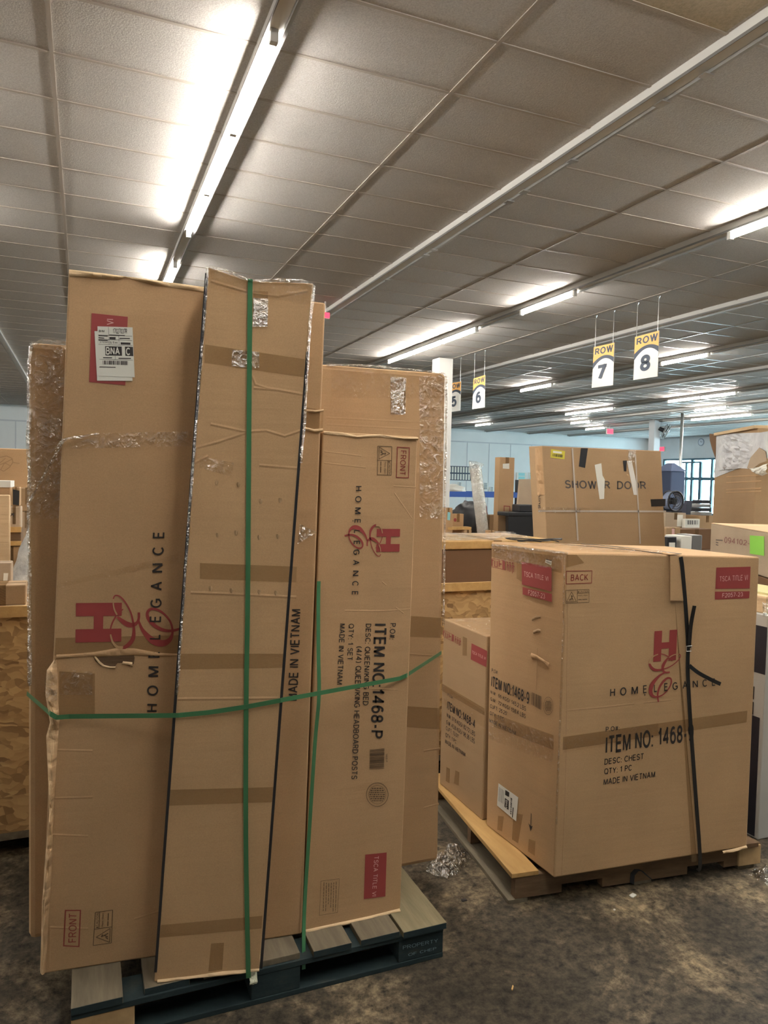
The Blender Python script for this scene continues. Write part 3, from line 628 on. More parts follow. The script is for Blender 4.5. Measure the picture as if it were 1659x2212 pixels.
def stamp(t, F, c_, rx, ry, rot=0):
    m_ = MB(); ring(m_, F, c_, rx, ry, .045, rot=rot); ring(m_, F, c_, rx*.78, ry*.78, .03, rot=rot)
    rnd = random.Random(5)
    for i in range(7):
        yy = (i-3)*.17; ww = math.sqrt(max(0, .5-yy*yy)); x_ = -ww
        while x_ < ww:
            l_ = rnd.uniform(.06, .2); a, b_ = (c_[0]+x_*rx, c_[1]+yy*ry), (c_[0]+min(ww, x_+l_)*rx, c_[1]+yy*ry)
            line(m_, F, a, b_, .004); x_ += l_+.06
    m_.build('round_stamp', K['inkbr'], t)
def handling_strip(t, F, q4):
    "red row of handling pictograms"
    q = F.q(q4, .0014); m_ = MB()
    def B(u0, v0, u1, v1): m_.poly([bil(q, u0, v0), bil(q, u1, v0), bil(q, u1, v1), bil(q, u0, v1)])
    for u0, v0, u1, v1 in [(0, .97, .62, 1.03), (0, -.03, .62, .03), (.0, .1, .05, .92), (.03, .75, .1, .85), (.13, .1, .17, .8), (.17, .1, .24, .18), (.24, .1, .28, .8), (.33, .2, .37, .9), (.37, .45, .46, .62), (.5, -.03, .62, 1.03)]: B(u0, v0, u1, v1)
    for i in range(3):
        u0 = .68+i*.12; B(u0, .82, u0+.06, .96); B(u0+.01, .35, u0+.06, .75); B(u0, 0-.1*i, u0+.025, .4); B(u0+.05, -.05, u0+.075, .4); B(u0+.06, .5, u0+.1, .62)
    m_.build('handling_marks', K['redbr'], t)

# ------------------------------------------------------------------ the strapped stack on the blue pallet
ZB = .1415
# big film-wrapped carton at the back
e0, e1 = at_z(62, 2035, ZB), at_z(948, 1868, ZB); e0.y = 2.735; e1.y = 2.722
FE = Face(e0, e1); eb = Vector((0, .24, 0))
eq = [FE.at(62, 2033), FE.at(948, 1868), FE.at(965, 806), FE.at(62, 738)]
for p in eq[:2]: p.z = ZB
tE = carton('bed_carton', 'widest film-wrapped carton at the back of the strapped stack', 'carton', eq, [p+eb for p in eq], K['kraft'], .02, 'cartons strapped on the blue pallet')
film_edge(tE, [FE.at(64, 1480, .004), FE.at(63, 1100, .004), FE.at(63, 780, .004), FE.at(68, 745, .004), FE.at(90, 736, .004), FE.at(143, 741, .004)], .008, 2)
film_edge(tE, [FE.at(705, 788, .003), FE.at(800, 790, .004), FE.at(900, 800, .004), FE.at(955, 806, .004), FE.at(964, 815, .003), FE.at(962, 1000, .003), FE.at(957, 1350, .003)], .006, 3)
film_patch(tE, FE, [(64, 1120), (140, 1120), (143, 745), (64, 745)], .003, .003, 10, 40, 'film', 3)
film_patch(tE, FE, [(905, 1120), (960, 1120), (963, 812), (905, 812)], .003, .003, 8, 40, 'film', 5)
film_patch(tE, FE, [(715, 860), (960, 860), (963, 806), (715, 790)], .003, .002, 20, 8, 'filml', 6)
tapes(tE, FE, [[(843, 895), (875, 895), (876, 818), (843, 815)], [(880, 1375), (955, 1378), (957, 1335), (882, 1330)], [(874, 1570), (950, 1575), (952, 1530), (876, 1525)]])
film_patch(tE, FE, [(843, 896), (875, 896), (876, 816), (843, 813)], .004, .005, 8, 14, 'filmd', 9)
film_patch(tE, FE, [(100, 1045), (136, 1045), (139, 1020), (100, 1020)], .004, .005, 10, 8, 'film', 10)
for y_ in (905, 920): crease(tE, FE, [(705, y_-3), (960, y_+10)], .003, h=.001)
crease(tE, FE, [(882, 1412), (955, 1418)], .003, h=.0015); crease(tE, FE, [(915, 1622), (950, 1616)], .003); crease(tE, FE, [(915, 1745), (948, 1736)], .003)

# tall carton with the H logo
a0, a1 = at_z(88, 2105, ZB), at_z(652, 2018, ZB); a1.y -= .0
FA = Face(a0, a1); nA = -FA.n
aq = [a0, a1, FA.at(703, 654), FA.at(148, 583)]
tA = carton('headboard_carton', 'tall wide carton with big red H logo turned sideways and white shipping labels', 'carton', aq, [p+nA*.165 for p in aq], K['kraft'], .006, 'cartons strapped on the blue pallet')
logo(tA, FA, (262, 1385.6), (263.4, 1301.8), (163, 1387.8), [(340, 1537.5), (355.4, 1150), (330.5, 1150.5), (316, 1537)])
m_ = MB(); text(m_, FA, 'MADE IN VIETNAM', zz(600, 1100, 4.1475, [(175, 1715), (207, 895), (122, 895), (90, 1715)]), .012); m_.build('origin_lettering', K['ink'], tA)
m_ = MB(); frame(m_, FA, zz(0, 1700, 2.765, [(377, 950), (475, 955), (485, 732), (388, 732)]), .004); text(m_, FA, 'FRONT', zz(0, 1700, 2.765, [(457, 925), (460, 757), (412, 755), (408, 928)]), .004); m_.build('front_mark', K['redbr'], tA)
caution(tA, FA, zz(0, 1700, 2.765, [(665, 930), (673, 733), (570, 748), (557, 945)]))
LZ = lambda pts: zz(190, 670, 13.008, pts)
red_block(tA, FA, LZ([(35, 2020), (1050, 2110), (1120, 190), (105, 85)]), 'TSCA TITLE VI', LZ([(712, 1640), (720, 258), (525, 250), (525, 1640)]))
lab = MB().slab(FA.q(LZ([(260, 1985), (1255, 1990), (1180, 640), (185, 590)]), .0026), FA.n, .0005).build('shipping_label', K['paper'], tA, label='white shipping label underneath')
lab = MB().slab(FA.q(LZ([(300, 1850), (1315, 1890), (1255, 490), (270, 460)]), .0034), FA.n, .0005).build('shipping_label', K['paper'], tA, label='white shipping label with BNA and C in black boxes')
m_ = MB(); T = .0044
def tl(txt, pts, b_=.0, off=T): text(m_, FA, txt, LZ(pts), b_, off)
for a, b_ in [((290, 700), (1240, 740)), ((295, 825), (1245, 862)), ((300, 965), (1260, 1005)), ((325, 1385), (1265, 1410)), ((575, 480), (600, 980)), ((865, 730), (880, 985)), ((770, 1290), (770, 1390))]: line(m_, FA, LZ([a])[0], LZ([b_])[0], .0009, T)
tl('BHM', [(310, 622), (465, 628), (465, 565), (310, 560)], .01); tl('17027037R', [(705, 665), (1100, 672), (1100, 530), (705, 520)], .02); tl('STH', [(610, 945), (825, 955), (825, 890), (612, 885)], .01); tl('37090', [(325, 930), (580, 935), (580, 885), (328, 880)])
for p in ([(605, 760), (780, 765), (780, 830), (610, 825)], [(920, 910), (1195, 920), (1195, 980), (925, 970)], [(485, 1018), (950, 1030), (960, 1288), (495, 1275)], [(1040, 1030), (1268, 1040), (1278, 1300), (1055, 1290)], [(325, 1588), (780, 1600), (780, 1622), (325, 1612)]): m_.poly(FA.q(LZ(p), T))
bars(m_, FA.q(LZ([(425, 1530), (1130, 1548), (1130, 1435), (422, 1420)]), T), 36, 3)
for a, b_ in [((300, 720), (560, 735)), ((300, 780), (460, 792)), ((300, 848), (560, 860)), ((600, 705), (1040, 722)), ((890, 800), (1180, 803)), ((430, 1340), (680, 1345)), ((860, 1358), (1210, 1362))]: line(m_, FA, LZ([a])[0], LZ([b_])[0], .003, T)
m_.build('label_print', K['ink'], lab)
m_ = MB(); text(m_, FA, 'BNA', LZ([(510, 1255), (900, 1265), (890, 1050), (510, 1040)]), .02, .0052); text(m_, FA, 'C', LZ([(1070, 1270), (1185, 1275), (1180, 1060), (1070, 1060)]), .02, .0052); m_.build('label_lettering', K['paper'], lab)
# crushed top edge, flat dark tear patch and crushed lower corner
def crumple(t, F, left, right, amp, name, mat, off=.004, seed=0, nu=6, sub=4):
    Ls, Rs = [], []
    for P_, O_ in ((left, Ls), (right, Rs)):
        for i in range(len(P_)-1):
            for k in range(sub): O_.append((P_[i][0]+(P_[i+1][0]-P_[i][0])*k/sub, P_[i][1]+(P_[i+1][1]-P_[i][1])*k/sub))
        O_.append(P_[-1])
    n_ = len(Ls)-1
    def fn(u, v):
        i = min(n_, int(round(v*n_))); a, b_ = F.at(*Ls[i]), F.at(*Rs[i]); p = a.lerp(b_, u)
        k = noise.noise(p*22+Vector((seed, 1, 0)))+.7*noise.noise(p*55)
        return p+F.n*(off+amp*(k+.7)*math.sin(math.pi*min(1, max(0, u)))+(0 if 0 < u < 1 else -off*.8))
    MB().grid(fn, nu, n_).build(name, mat, t)
crumple(tA, FA, [(118, 1424), (101, 1448), (98, 1500), (108, 1560), (100, 1590), (105, 1700), (106, 1760), (98, 1850), (91, 1950), (87, 2098)], [(122, 1424), (125, 1460), (126, 1520), (129, 1555), (125, 1600), (118, 1720), (115, 1780), (111, 1900), (104, 2000), (99, 2098)], .022, 'crushed_edge', K['crush'], .006, 3)
crumple(tA, FA, [(149, 582), (220, 590), (255, 595), (270, 597), (340, 606), (447, 621)], [(150, 598), (220, 602), (255, 604), (270, 600), (340, 617), (447, 633)], .008, 'crushed_edge', K['edge'], .002, 8)
MB().poly(FA.q([(202, 1419), (222, 1416), (252, 1415), (289, 1414), (291, 1421), (289, 1434), (280, 1439), (266, 1431), (254, 1432), (248, 1440), (234, 1441), (218, 1438), (206, 1428)], .0012)).build('dark_tear_patch', K['torn'], tA)  # flat patch: brown inner layer, with the recess shade put into its colour
crumple(tA, FA, [(122, 1414), (160, 1412), (205, 1408), (250, 1400), (290, 1400), (345, 1410), (385, 1412)], [(122, 1424), (160, 1420), (205, 1419), (250, 1418), (290, 1416), (345, 1418), (385, 1417)], .004, 'torn_flap', K['kraft'], .002, 5)
crumple(tA, FA, [(203, 1420), (212, 1432), (222, 1440), (236, 1443), (250, 1443)], [(206, 1416), (217, 1429), (226, 1436), (238, 1439), (250, 1439)], .006, 'torn_flap', K['edge'], .002, 6, 3)
crumple(tA, FA, [(262, 1434), (275, 1436), (287, 1440)], [(266, 1428), (277, 1429), (286, 1430)], .006, 'torn_flap', K['edge'], .002, 7, 3)
for pts in ([(128, 1545+5), (170, 1548), (200, 1552)], [(118, 1724), (200, 1722)], [(113, 1803), (190, 1806)], [(108, 2003), (190, 2006)], [(108, 2003), (106, 2090)], [(122, 1620), (200, 1622)], [(290, 1985), (345, 1968)]): crease(tA, FA, pts, .003, h=.0022)
tapes(tA, FA, [[(118, 1416), (385, 1412), (388, 1372), (120, 1378)], [(128, 1545), (205, 1545), (205, 1455), (128, 1450)]])
film_patch(tA, FA, [(142, 970), (415, 963), (416, 932), (215, 936)], .003, .004, 34, 8, 'film', 11)
film_patch(tA, FA, [(128, 1500), (200, 1500), (200, 1450), (128, 1445)], .003, .004, 12, 10, 'film', 13)
film_patch(tA, FA, [(122, 1270), (385, 1215), (386, 1196), (122, 1262)], .002, .003, 30, 6, 'filml', 15)
film_patch(tA, FA, [(98, 1500), (126, 1515), (128, 1440), (104, 1440)], .03, .012, 8, 14, 'film', 19)
# right strip of the carton
tapes(tA, FA, [[(657, 925), (697, 930), (699, 885), (660, 880)]])
crumple(tA, FA, [(660, 884), (680, 886), (699, 884)], [(660, 890), (680, 892), (699, 889)], .006, 'crushed_edge', K['edge'], .002, 2, 3)
crumple(tA, FA, [(657, 922), (678, 927), (697, 925)], [(657, 929), (678, 935), (697, 933)], .006, 'crushed_edge', K['edge'], .002, 4, 3)
film_patch(tA, FA, [(642, 1175), (666, 1160), (684, 1150), (648, 1132)], .004, .008, 10, 10, 'filmd', 21)

# film tail looping from the logo carton to the back carton
m_ = MB(); tw = [FA.at(215, 937, .012), FA.at(170, 945, .014), FA.at(138, 952, .014), FA.at(118, 985, .0)+Vector((0, .03, 0)), FE.at(90, 1040, .06), FE.at(64, 1085, .012)]
P_ = []
for i in range(len(tw)-1):
    for k in range(5): P_.append(catmull(tw[max(0, i-1)], tw[i], tw[i+1], tw[min(len(tw)-1, i+2)], k/5))
P_.append(tw[-1])
m_.tube(P_, [.004+.005*abs(noise.noise(p*20)) for p in P_], 7).build('film_tail', K['filmd'], tA, smooth=True)

# front leaning carton
b0, b1 = at_z(333, 2122, ZB), at_z(560, 2097, ZB); b0 = Vector((b0.x, b0.y, ZB)); b1 = Vector((b1.x, b1.y, ZB))
FB = Face(b0, b1); nB = -FB.n
bq = [b0, b1, FB.at(677, 612), FB.at(541, 607), FB.at(450, 577)]
base = (b0+b1)/2+nB*.06
tB = thing('rail_carton', 'narrow leaning carton in front with green strap down its face', 'carton', base, 'cartons strapped on the blue pallet')
MB().mesh(bq+[p+nB*.115 for p in bq], [(0, 1, 2, 3, 4), (9, 8, 7, 6, 5), (0, 5, 6, 1), (1, 6, 7, 2), (2, 7, 8, 3), (3, 8, 9, 4), (4, 9, 5, 0)]).build('carton', K['kraft2'], tB, bevel=.004)
film_edge(tB, [FB.at(450, 577, .003), FB.at(425, 900, .003), FB.at(405, 1170, .003), FB.at(383, 1500, .003)], .006, 5)
film_edge(tB, [FB.at(452, 578, .003), FB.at(490, 585, .004), FB.at(540, 608, .003), FB.at(600, 606, .004), FB.at(655, 608, .004), FB.at(676, 620, .004), FB.at(668, 720, .003), FB.at(660, 860, .003), FB.at(650, 1000, .003)], .007, 6)
m_ = MB().box(0, 0, 0, 0, 0, 0)
sl = [FB.at(452, 580, .0015), FB.at(339, 2112, .0015)]; sd = Vector((.009, 0, 0))
MB().slab([FB.at(661, 760, .0006), FB.at(667, 760, .0006), FB.at(567, 2092, .0006), FB.at(561, 2092, .0006)], FB.n, .0008).build('dark_edge', K['darkm'], tB, label='dark strip along the right edge')  # flat dark strip laid along the carton's right edge
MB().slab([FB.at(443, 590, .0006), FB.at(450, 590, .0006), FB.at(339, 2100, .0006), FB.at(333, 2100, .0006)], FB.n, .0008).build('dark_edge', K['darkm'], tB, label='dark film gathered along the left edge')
tapes(tB, FB, [[(441, 784), (657, 815), (658, 776), (443, 744)], [(546, 706), (578, 706), (579, 630), (547, 628)], [(432, 1250), (640, 1258), (641, 1224), (432, 1216)], [(384, 1446), (616, 1442), (618, 1412), (386, 1412)], [(366, 1740), (590, 1732), (593, 1700), (368, 1706)], [(345, 2025), (565, 2005), (567, 1978), (348, 1998)], [(450, 2098), (480, 2094), (484, 2036), (456, 2038)]])
film_patch(tB, FB, [(430, 1010), (500, 1030), (505, 1000), (432, 985)], .003, .003, 12, 8, 'film', 31)
film_patch(tB, FB, [(546, 706), (578, 706), (579, 646), (547, 644)], .003, .0015, 12, 18, 'shiny', 33, 'shiny_tape')
film_patch(tB, FB, [(500, 792), (560, 796), (560, 760), (502, 756)], .003, .0015, 14, 10, 'filmd', 34, 'shiny_tape')
film_patch(tB, FB, [(455, 626), (668, 660), (674, 618), (455, 584)], .003, .003, 26, 8, 'filml', 35)
for pts in ([(420, 968), (470, 955), (530, 935)], [(540, 932), (575, 930), (615, 942), (650, 930)], [(455, 916), (530, 932)], [(548, 838), (600, 842), (655, 852)], [(420, 1000), (450, 985)], [(560, 1005), (650, 1012)], [(412, 1280), (520, 1284), (640, 1290)], [(455, 607), (540, 632), (600, 640), (665, 628)], [(384, 1510), (600, 1508)], [(545, 812), (552, 830), (575, 838), (596, 842)]): crease(tB, FB, pts, .004, h=.003)
for cx_, cy_ in [(468, 1042), (515, 1046), (563, 1082), (605, 1080), (470, 1155), (510, 1150), (560, 1160), (600, 1158), (455, 1270), (500, 1275), (560, 1278), (596, 1280)]:
    crumple(tB, FB, [(cx_-3, cy_-4), (cx_-4, cy_), (cx_-2, cy_+6)], [(cx_+3, cy_-4), (cx_+4, cy_), (cx_+2, cy_+6)], .004, 'dent', K['kraftd'], .0005, cx_, 3, 3)
crumple(tB, FB, [(340, 2116), (420, 2107), (480, 2098), (560, 2092)], [(340, 2122), (420, 2113), (480, 2108), (560, 2098)], .006, 'crushed_edge', K['edge'], .002, 12)

# carton with part number text, right front
d0, d1 = at_z(655, 2015, ZB), at_z(865, 1966, ZB); d1.y = d0.y = 2.452; d0.z = d1.z = ZB
FD = Face(d0, d1); nD = -FD.n
dq = [FD.at(655, 2014), FD.at(865, 1966), FD.at(903, 943), FD.at(697, 932)]
for p in dq[:2]: p.z = ZB
tD = carton('post_carton', 'shorter carton at right front printed with item number text turned sideways', 'carton', dq, [p+nD*.19 for p in dq], K['kraft'], .005, 'cartons strapped on the blue pallet')
logo(tD, FD, (813.6, 1142.3), (812, 1192), (864.2, 1142.5), [(767.6, 1050), (759.3, 1283.8), (773, 1284), (781.3, 1050)])
DZ = lambda pts: zz(600, 1100, 4.1475, pts)
m_ = MB()
text(m_, FD, 'P.O#:', DZ([(1005, 1020), (998, 1165), (1048, 1168), (1057, 1020)]))
text(m_, FD, 'ITEM NO:1468-P', DZ([(862, 1025), (828, 2050), (938, 2055), (975, 1025)]), .02)
text(m_, FD, 'DESC: QUEEN/KING BED', DZ([(788, 1025), (760, 1755), (810, 1757), (836, 1025)]))
text(m_, FD, '(4/4) QUEEN/KING HEADBOARD POSTS', [(769.5, 1396), (758.6, 1683), (771.2, 1683), (782, 1396)])
text(m_, FD, 'QTY: 1 SET', DZ([(635, 1025), (620, 1350), (668, 1350), (683, 1025)]))
text(m_, FD, 'MADE IN VIETNAM', DZ([(555, 1025), (527, 1568), (578, 1570), (603, 1025)]))
m_.build('printed_lettering', K['ink'], tD)
m_ = MB(); BZ = lambda pts: zz(780, 1590, 13.01, pts)
bars(m_, FD.q(BZ([(240, 378), (235, 935), (640, 905), (655, 345)]), .0016), 30, 8); text(m_, FD, '1468-P', BZ([(690, 495), (685, 725), (738, 725), (742, 495)]), .01); m_.build('barcode', K['inkbr'], tD)
stamp(tD, FD, BZ([(450, 1640)])[0], 24, 26)
TZ = lambda pts: zz(600, 1550, 4.1475, pts)
red_block(tD, FD, TZ([(783, 1228), (770, 1625), (963, 1600), (975, 1207)]), 'TSCA TITLE VI', TZ([(862, 1243), (843, 1598), (880, 1597), (903, 1240)]))
m_ = MB(); frame(m_, FD, TZ([(370, 1772), (535, 1745), (552, 1440), (385, 1462)]), .0012)
for i, (y0, y1) in enumerate([(1475, 1735), (1478, 1732), (1480, 1670), (1478, 1700), (1475, 1735), (1468, 1735)]):
    x_ = 405+i*22; yy = y0; rn = random.Random(i)
    while yy < y1:
        l_ = rn.uniform(12, 40); line(m_, FD, TZ([(x_+8*(1-(yy-y0)/300), yy)])[0], TZ([(x_+8*(1-(yy+l_-y0)/300), min(y1, yy+l_))])[0], .0022); yy += l_+6
m_.build('fine_print', K['inkbr'], tD)
FZ = lambda pts: zz(780, 950, 12.76, pts)
m_ = MB(); frame(m_, FD, FZ([(955, 1050), (1310, 1060), (1340, 210), (985, 190)]), .0035); text(m_, FD, 'FRONT', FZ([(1085, 290), (1055, 970), (1215, 975), (1245, 300)]), .004); m_.build('front_mark', K['redbr'], tD)
caution(tD, FD, FZ([(455, 175), (440, 965), (825, 980), (845, 190)]))
crumple(tD, FD, [(699, 931), (740, 934), (770, 941), (820, 938), (870, 945), (902, 944)], [(699, 938), (740, 942), (770, 946), (820, 944), (870, 950), (902, 951)], .006, 'flap_edge', K['edge'], .002, 4)
crumple(tD, FD, [(660, 2008), (730, 1993), (800, 1978), (863, 1962)], [(660, 2016), (730, 2002), (800, 1987), (863, 1970)], .006, 'flap_edge', K['edge'], .002, 5)
for pts in ([(745, 1319), (820, 1320), (886, 1316)], [(850, 1050), (898, 1053)], [(700, 975), (780, 985)], [(700, 1000), (790, 1010)], [(745, 1485), (860, 1490)], [(852, 1065), (890, 1120)], [(826, 1257), (834, 1264)], [(855, 1312), (872, 1325)]): crease(tD, FD, pts, .002, h=.0015)

# green strapping
def strap(pts, w, nrm, name, label, mat, t=.0014, lin=False):
    P_ = []
    for i in range(len(pts)-1):
        for k in range(6): P_.append(pts[i].lerp(pts[i+1], k/6) if lin else catmull(pts[max(0, i-1)], pts[i], pts[i+1], pts[min(len(pts)-1, i+2)], k/6))
    P_.append(pts[-1]); wd = []
    for i in range(len(P_)):
        d = (P_[min(i+1, len(P_)-1)]-P_[max(0, i-1)]).normalized(); wd.append(nrm.cross(d).normalized()*w)
    o = MB().ribbon(P_, wd, [nrm]*len(P_), t).build(name, K[mat]); tag(o, label, 'strap', 'green straps' if mat == 'green' else None); return o
nf = FB.n
strap([bq[3]+nB*.112+Vector((0, 0, .004)), bq[3]+nB*.05+Vector((0, 0, .005)), FB.at(541, 606.5, .006), FB.at(540, 640, .0065), FB.at(538, 900, .0065), FB.at(535, 1300, .0065), FB.at(532, 1500, .0065), FB.at(531, 1800, .0065), FB.at(536, 2085, .0065), FB.at(537, 2098, .004)], .0075, nf, 'strap', 'green plastic strap running straight down the leaning front carton', 'green')
strap([FA.at(688, 1255, .004), FA.at(686, 1300, .012), FA.at(684, 1400, .03), FA.at(684, 1497, .04), FA.at(676, 1600, .035), FA.at(664, 1800, .028), FA.at(654, 1960, .03), FA.at(647, 2060, .085)], .0075, (nf+Vector((.5, 0, 0))).normalized(), 'strap', 'green strap slanting down the gap beside the item number carton', 'green')
hp = [FE.at(58, 1497, .004), FA.at(112, 1534, .034), FA.at(126, 1542, .036), FA.at(150, 1545, .012), FB.at(386, 1543, .010), FB.at(396, 1542, .009), FB.at(450, 1537, .009), FB.at(530, 1525, .0095), FB.at(606, 1511, .009), FB.at(612, 1510, .006), FD.at(862, 1464, .008), FD.at(876, 1458, .007), FE.at(952, 1409, .006)]
strap(hp, .0075, Vector((0, -1, 0)), 'strap', 'green strap wrapped level around the whole tall stack', 'green', lin=True)

# ------------------------------------------------------------------ the carton with black strapping on the right
ZC = .1335
c0, c1_ = at_z(1197, 1897, ZC), at_z(1614, 1829, ZC); cl = at_z(1050, 1782, ZC)
FC = Face(c0, c1_); FL = Face(c0, cl)
ct0, ct1 = FC.at(1224, 1194), FC.at(1641, 1203); ctl = FL.at(1061, 1180)
cf = [c0, c1_, ct1, ct0]; back = cl-c0; backt = ctl-ct0; backt.z = 0
cb = [c0+back, c1_+back, ct1+backt, ct0+backt]
tC = carton('chest_carton', 'large carton with red H logo, black strapping and BACK stamp', 'carton', cf, cb, K['kraft2'], .007)
CZ = lambda pts: zz(1200, 1150, 3.614, pts)
logo(tC, FC, (1380+338/11.06, 1340+993/11.06), (1380+880/11.06, 1340+945/11.06), (1380+370/11.06, 1340+258/11.06), [(1316.8, 1505), (1543.7, 1480.7), (1543, 1464.9), (1317.3, 1487)])
m_ = MB(); text(m_, FC, 'P.O#:', [(1308, 1581), (1338, 1577), (1338, 1567), (1308, 1570)]); text(m_, FC, 'ITEM NO: 1468-9', [(1307.4, 1629), (1498, 1600), (1498, 1562), (1308.5, 1590)], .02)
text(m_, FC, 'DESC: CHEST', [(1305, 1652), (1389.5, 1639.8), (1390, 1626.5), (1305.7, 1639)], .012); text(m_, FC, 'QTY: 1 PC', [(1304.6, 1673), (1364, 1664), (1364.4, 1651.4), (1305, 1660)], .012); text(m_, FC, 'MADE IN VIETNAM', [(1303.2, 1695.7), (1414.4, 1679), (1415, 1665.2), (1303.8, 1682.6)], .012)
m_.build('printed_lettering', K['ink'], tC)
m_ = MB(); frame(m_, FC, [(1222, 1262), (1278, 1260), (1279, 1232), (1222, 1233)], .003); text(m_, FC, 'BACK', [(1232, 1255), (1270, 1254), (1270, 1239.5), (1233, 1241)], .012); m_.build('back_mark', K['redbr'], tC)
caution(tC, FC, [(1222, 1303), (1272, 1301), (1272, 1273), (1222, 1275)])
red_block(tC, FC, [(1545, 1272), (1619, 1271), (1621, 1224), (1547, 1226)], 'TSCA TITLE VI', [(1554, 1256), (1614, 1253), (1615, 1241), (1554, 1245)], [(1544, 1295), (1618, 1292), (1619, 1277), (1544, 1278)], 'F2057-23', [(1559, 1291), (1604, 1288), (1604, 1279), (1560, 1281)])
SZ = lambda pts: zz(1060, 1180, 6.9125, pts)
red_block(tC, FL, SZ([(470, 570), (912, 675), (912, 315), (465, 232)]), 'TSCA TITLE VI', SZ([(505, 450), (865, 520), (865, 450), (505, 372)]), SZ([(480, 718), (915, 832), (915, 712), (478, 608)]), 'F2057-23', SZ([(565, 722), (815, 785), (815, 710), (568, 650)]))
handling_strip(tC, FL, SZ([(15, 305), (350, 382), (350, 240), (15, 180)]))
m_ = MB(); TL = lambda pts: zz(1040, 1420, 8.73, pts)
for s_, p, b_ in [('P.O#:', [(195, 275), (320, 320), (322, 255), (200, 205)], 0), ('ITEM NO:1468-9', [(185, 550), (905, 890), (908, 660), (198, 345)], .02), ('N.W:  66 KGS/ 145.2 LBS', [(175, 675), (842, 1015), (845, 925), (182, 618)], .006), ('G.W:  72 KGS/ 158.4 LBS', [(170, 808), (838, 1155), (842, 1070), (175, 745)], .006), ("CUFT: 25.25'", [(165, 945), (490, 1100), (495, 1025), (172, 875)], .006), ('QTY: 1 PC', [(158, 1075), (425, 1205), (430, 1130), (165, 1010)], .006), ('MADE IN VIETNAM', [(150, 1215), (648, 1470), (655, 1390), (158, 1150)], .006)]: text(m_, FL, s_, TL(p), b_)
m_.build('printed_lettering', K['ink'], tC)
m_ = MB(); bars(m_, FL.q(TL([(945, 885), (1130, 995), (1135, 735), (955, 655)]), .0016), 28, 2); m_.build('barcode', K['inkbr'], tC)
stamp(tC, FL, TL([(1265, 915)])[0], 10.5, 19.5)
QZ = lambda pts: zz(940, 1680, 5.53, pts)
lab = MB().slab(FL.q(QZ([(742, 330), (970, 520), (995, 235), (760, 65)]), .001), FL.n, .0005).build('shipping_label', K['paper'], tC, label='white shipping label turned on its side')
m_ = MB()
for p in ([(838, 240), (885, 275), (880, 385), (832, 345)], [(842, 145), (890, 175), (886, 228), (840, 205)]): m_.poly(FL.q(QZ(p), .002))
bars(m_, FL.q(QZ([(905, 235), (900, 430), (915, 440), (925, 250)]), .002), 24, 6); line(m_, FL, QZ([(938, 355)])[0], QZ([(925, 475)])[0], .006, .002)
for i in range(5): line(m_, FL, QZ([(770+i*13, 110+i*10)])[0], QZ([(765+i*13, 280+i*8)])[0], .002, .002)
m_.build('label_print', K['ink'], lab)
m_ = MB(); text(m_, FL, 'BNA', QZ([(848, 262), (845, 372), (868, 374), (872, 272)][:4]), .01, .003); m_.build('label_lettering', K['paper'], lab)
lab = MB().slab(FL.q(SZ([(815, 240), (908, 285), (915, 215), (828, 190)]), .001), FL.n, .0005).build('small_sticker', K['paper'], tC)
m_ = MB(); bars(m_, FL.q(SZ([(828, 235), (900, 268), (905, 240), (835, 215)]), .002), 14, 4); m_.poly(FL.q(SZ([(830, 200), (912, 222), (915, 212), (832, 188)]), .002)); m_.build('sticker_print', K['ink'], lab)
m_ = MB(); line(m_, FL, QZ([(1150, 425)])[0], QZ([(1145, 600)])[0], .004); m_.poly(FL.q(QZ([(1118, 540), (1145, 580), (1168, 575), (1145, 642)]), .0016)); m_.build('printed_arrow', K['ink'], tC)
tapes(tC, FL, [QZ([(745, 620), (800, 640), (822, 462), (755, 455)]), QZ([(920, 735), (992, 780), (1050, 440), (940, 420)]), QZ([(1112, 880), (1190, 930), (1200, 760), (1122, 730)]), [(1068, 1570), (1196, 1620), (1196, 1588), (1068, 1542)], SZ([(390, 480), (465, 530), (465, 260), (390, 215)]), SZ([(18, 160), (1060, 400), (1075, 160), (18, 20)])])
tapes(tC, FC, [[(1215, 1620), (1612, 1560), (1614, 1535), (1216, 1592)], [(1222, 1226), (1262, 1216), (1245, 1198), (1224, 1198)], [(1469, 1480), (1505, 1860), (1494, 1862), (1458, 1300)]])
film_patch(tC, FL, [(1064, 1208), (1216, 1232), (1220, 1200), (1064, 1178)], .003, .004, 24, 8, 'film', 41)
film_patch(tC, FL, [(1056, 1595), (1196, 1648), (1198, 1588), (1058, 1540)], .003, .005, 24, 10, 'film', 43)
film_patch(tC, FC, [(1216, 1625), (1420, 1592), (1420, 1560), (1216, 1590)], .003, .003, 24, 6, 'filml', 45)
FTc = Face(ct0, ct1, backt.normalized()); 
tq = [ct0+Vector((0, 0, .004)), ct0.lerp(ct1, .55)+Vector((0, 0, .004)), (ct0+backt).lerp(ct1+backt, .5)+Vector((0, 0, .004)), ct0+backt+Vector((0, 0, .004))]
MB().grid(lambda u, v: bil(tq, u, v)+Vector((0, 0, .012*abs(noise.noise(bil(tq, u, v)*9))+.008*abs(noise.noise(bil(tq, u, v)*23)))), 26, 16).build('stretch_film', K['film'], tC, smooth=True)
film_edge(tC, [FC.at(1219, 1196, .004), FC.at(1214, 1400, .004), FC.at(1207, 1600, .004), FC.at(1200, 1780, .003)], .005, 9, 'film')
film_edge(tC, [FC.at(1224, 1195, .004), FL.at(1170, 1189, .004), FL.at(1100, 1180, .004), FL.at(1064, 1178, .004)], .007, 10)
crumple(tC, FL, [(1149, 1335), (1158, 1330), (1168, 1330)], [(1150, 1341), (1158, 1336), (1168, 1335)], .003, 'dent', K['kraftd'], .001, 2, 4, 3)
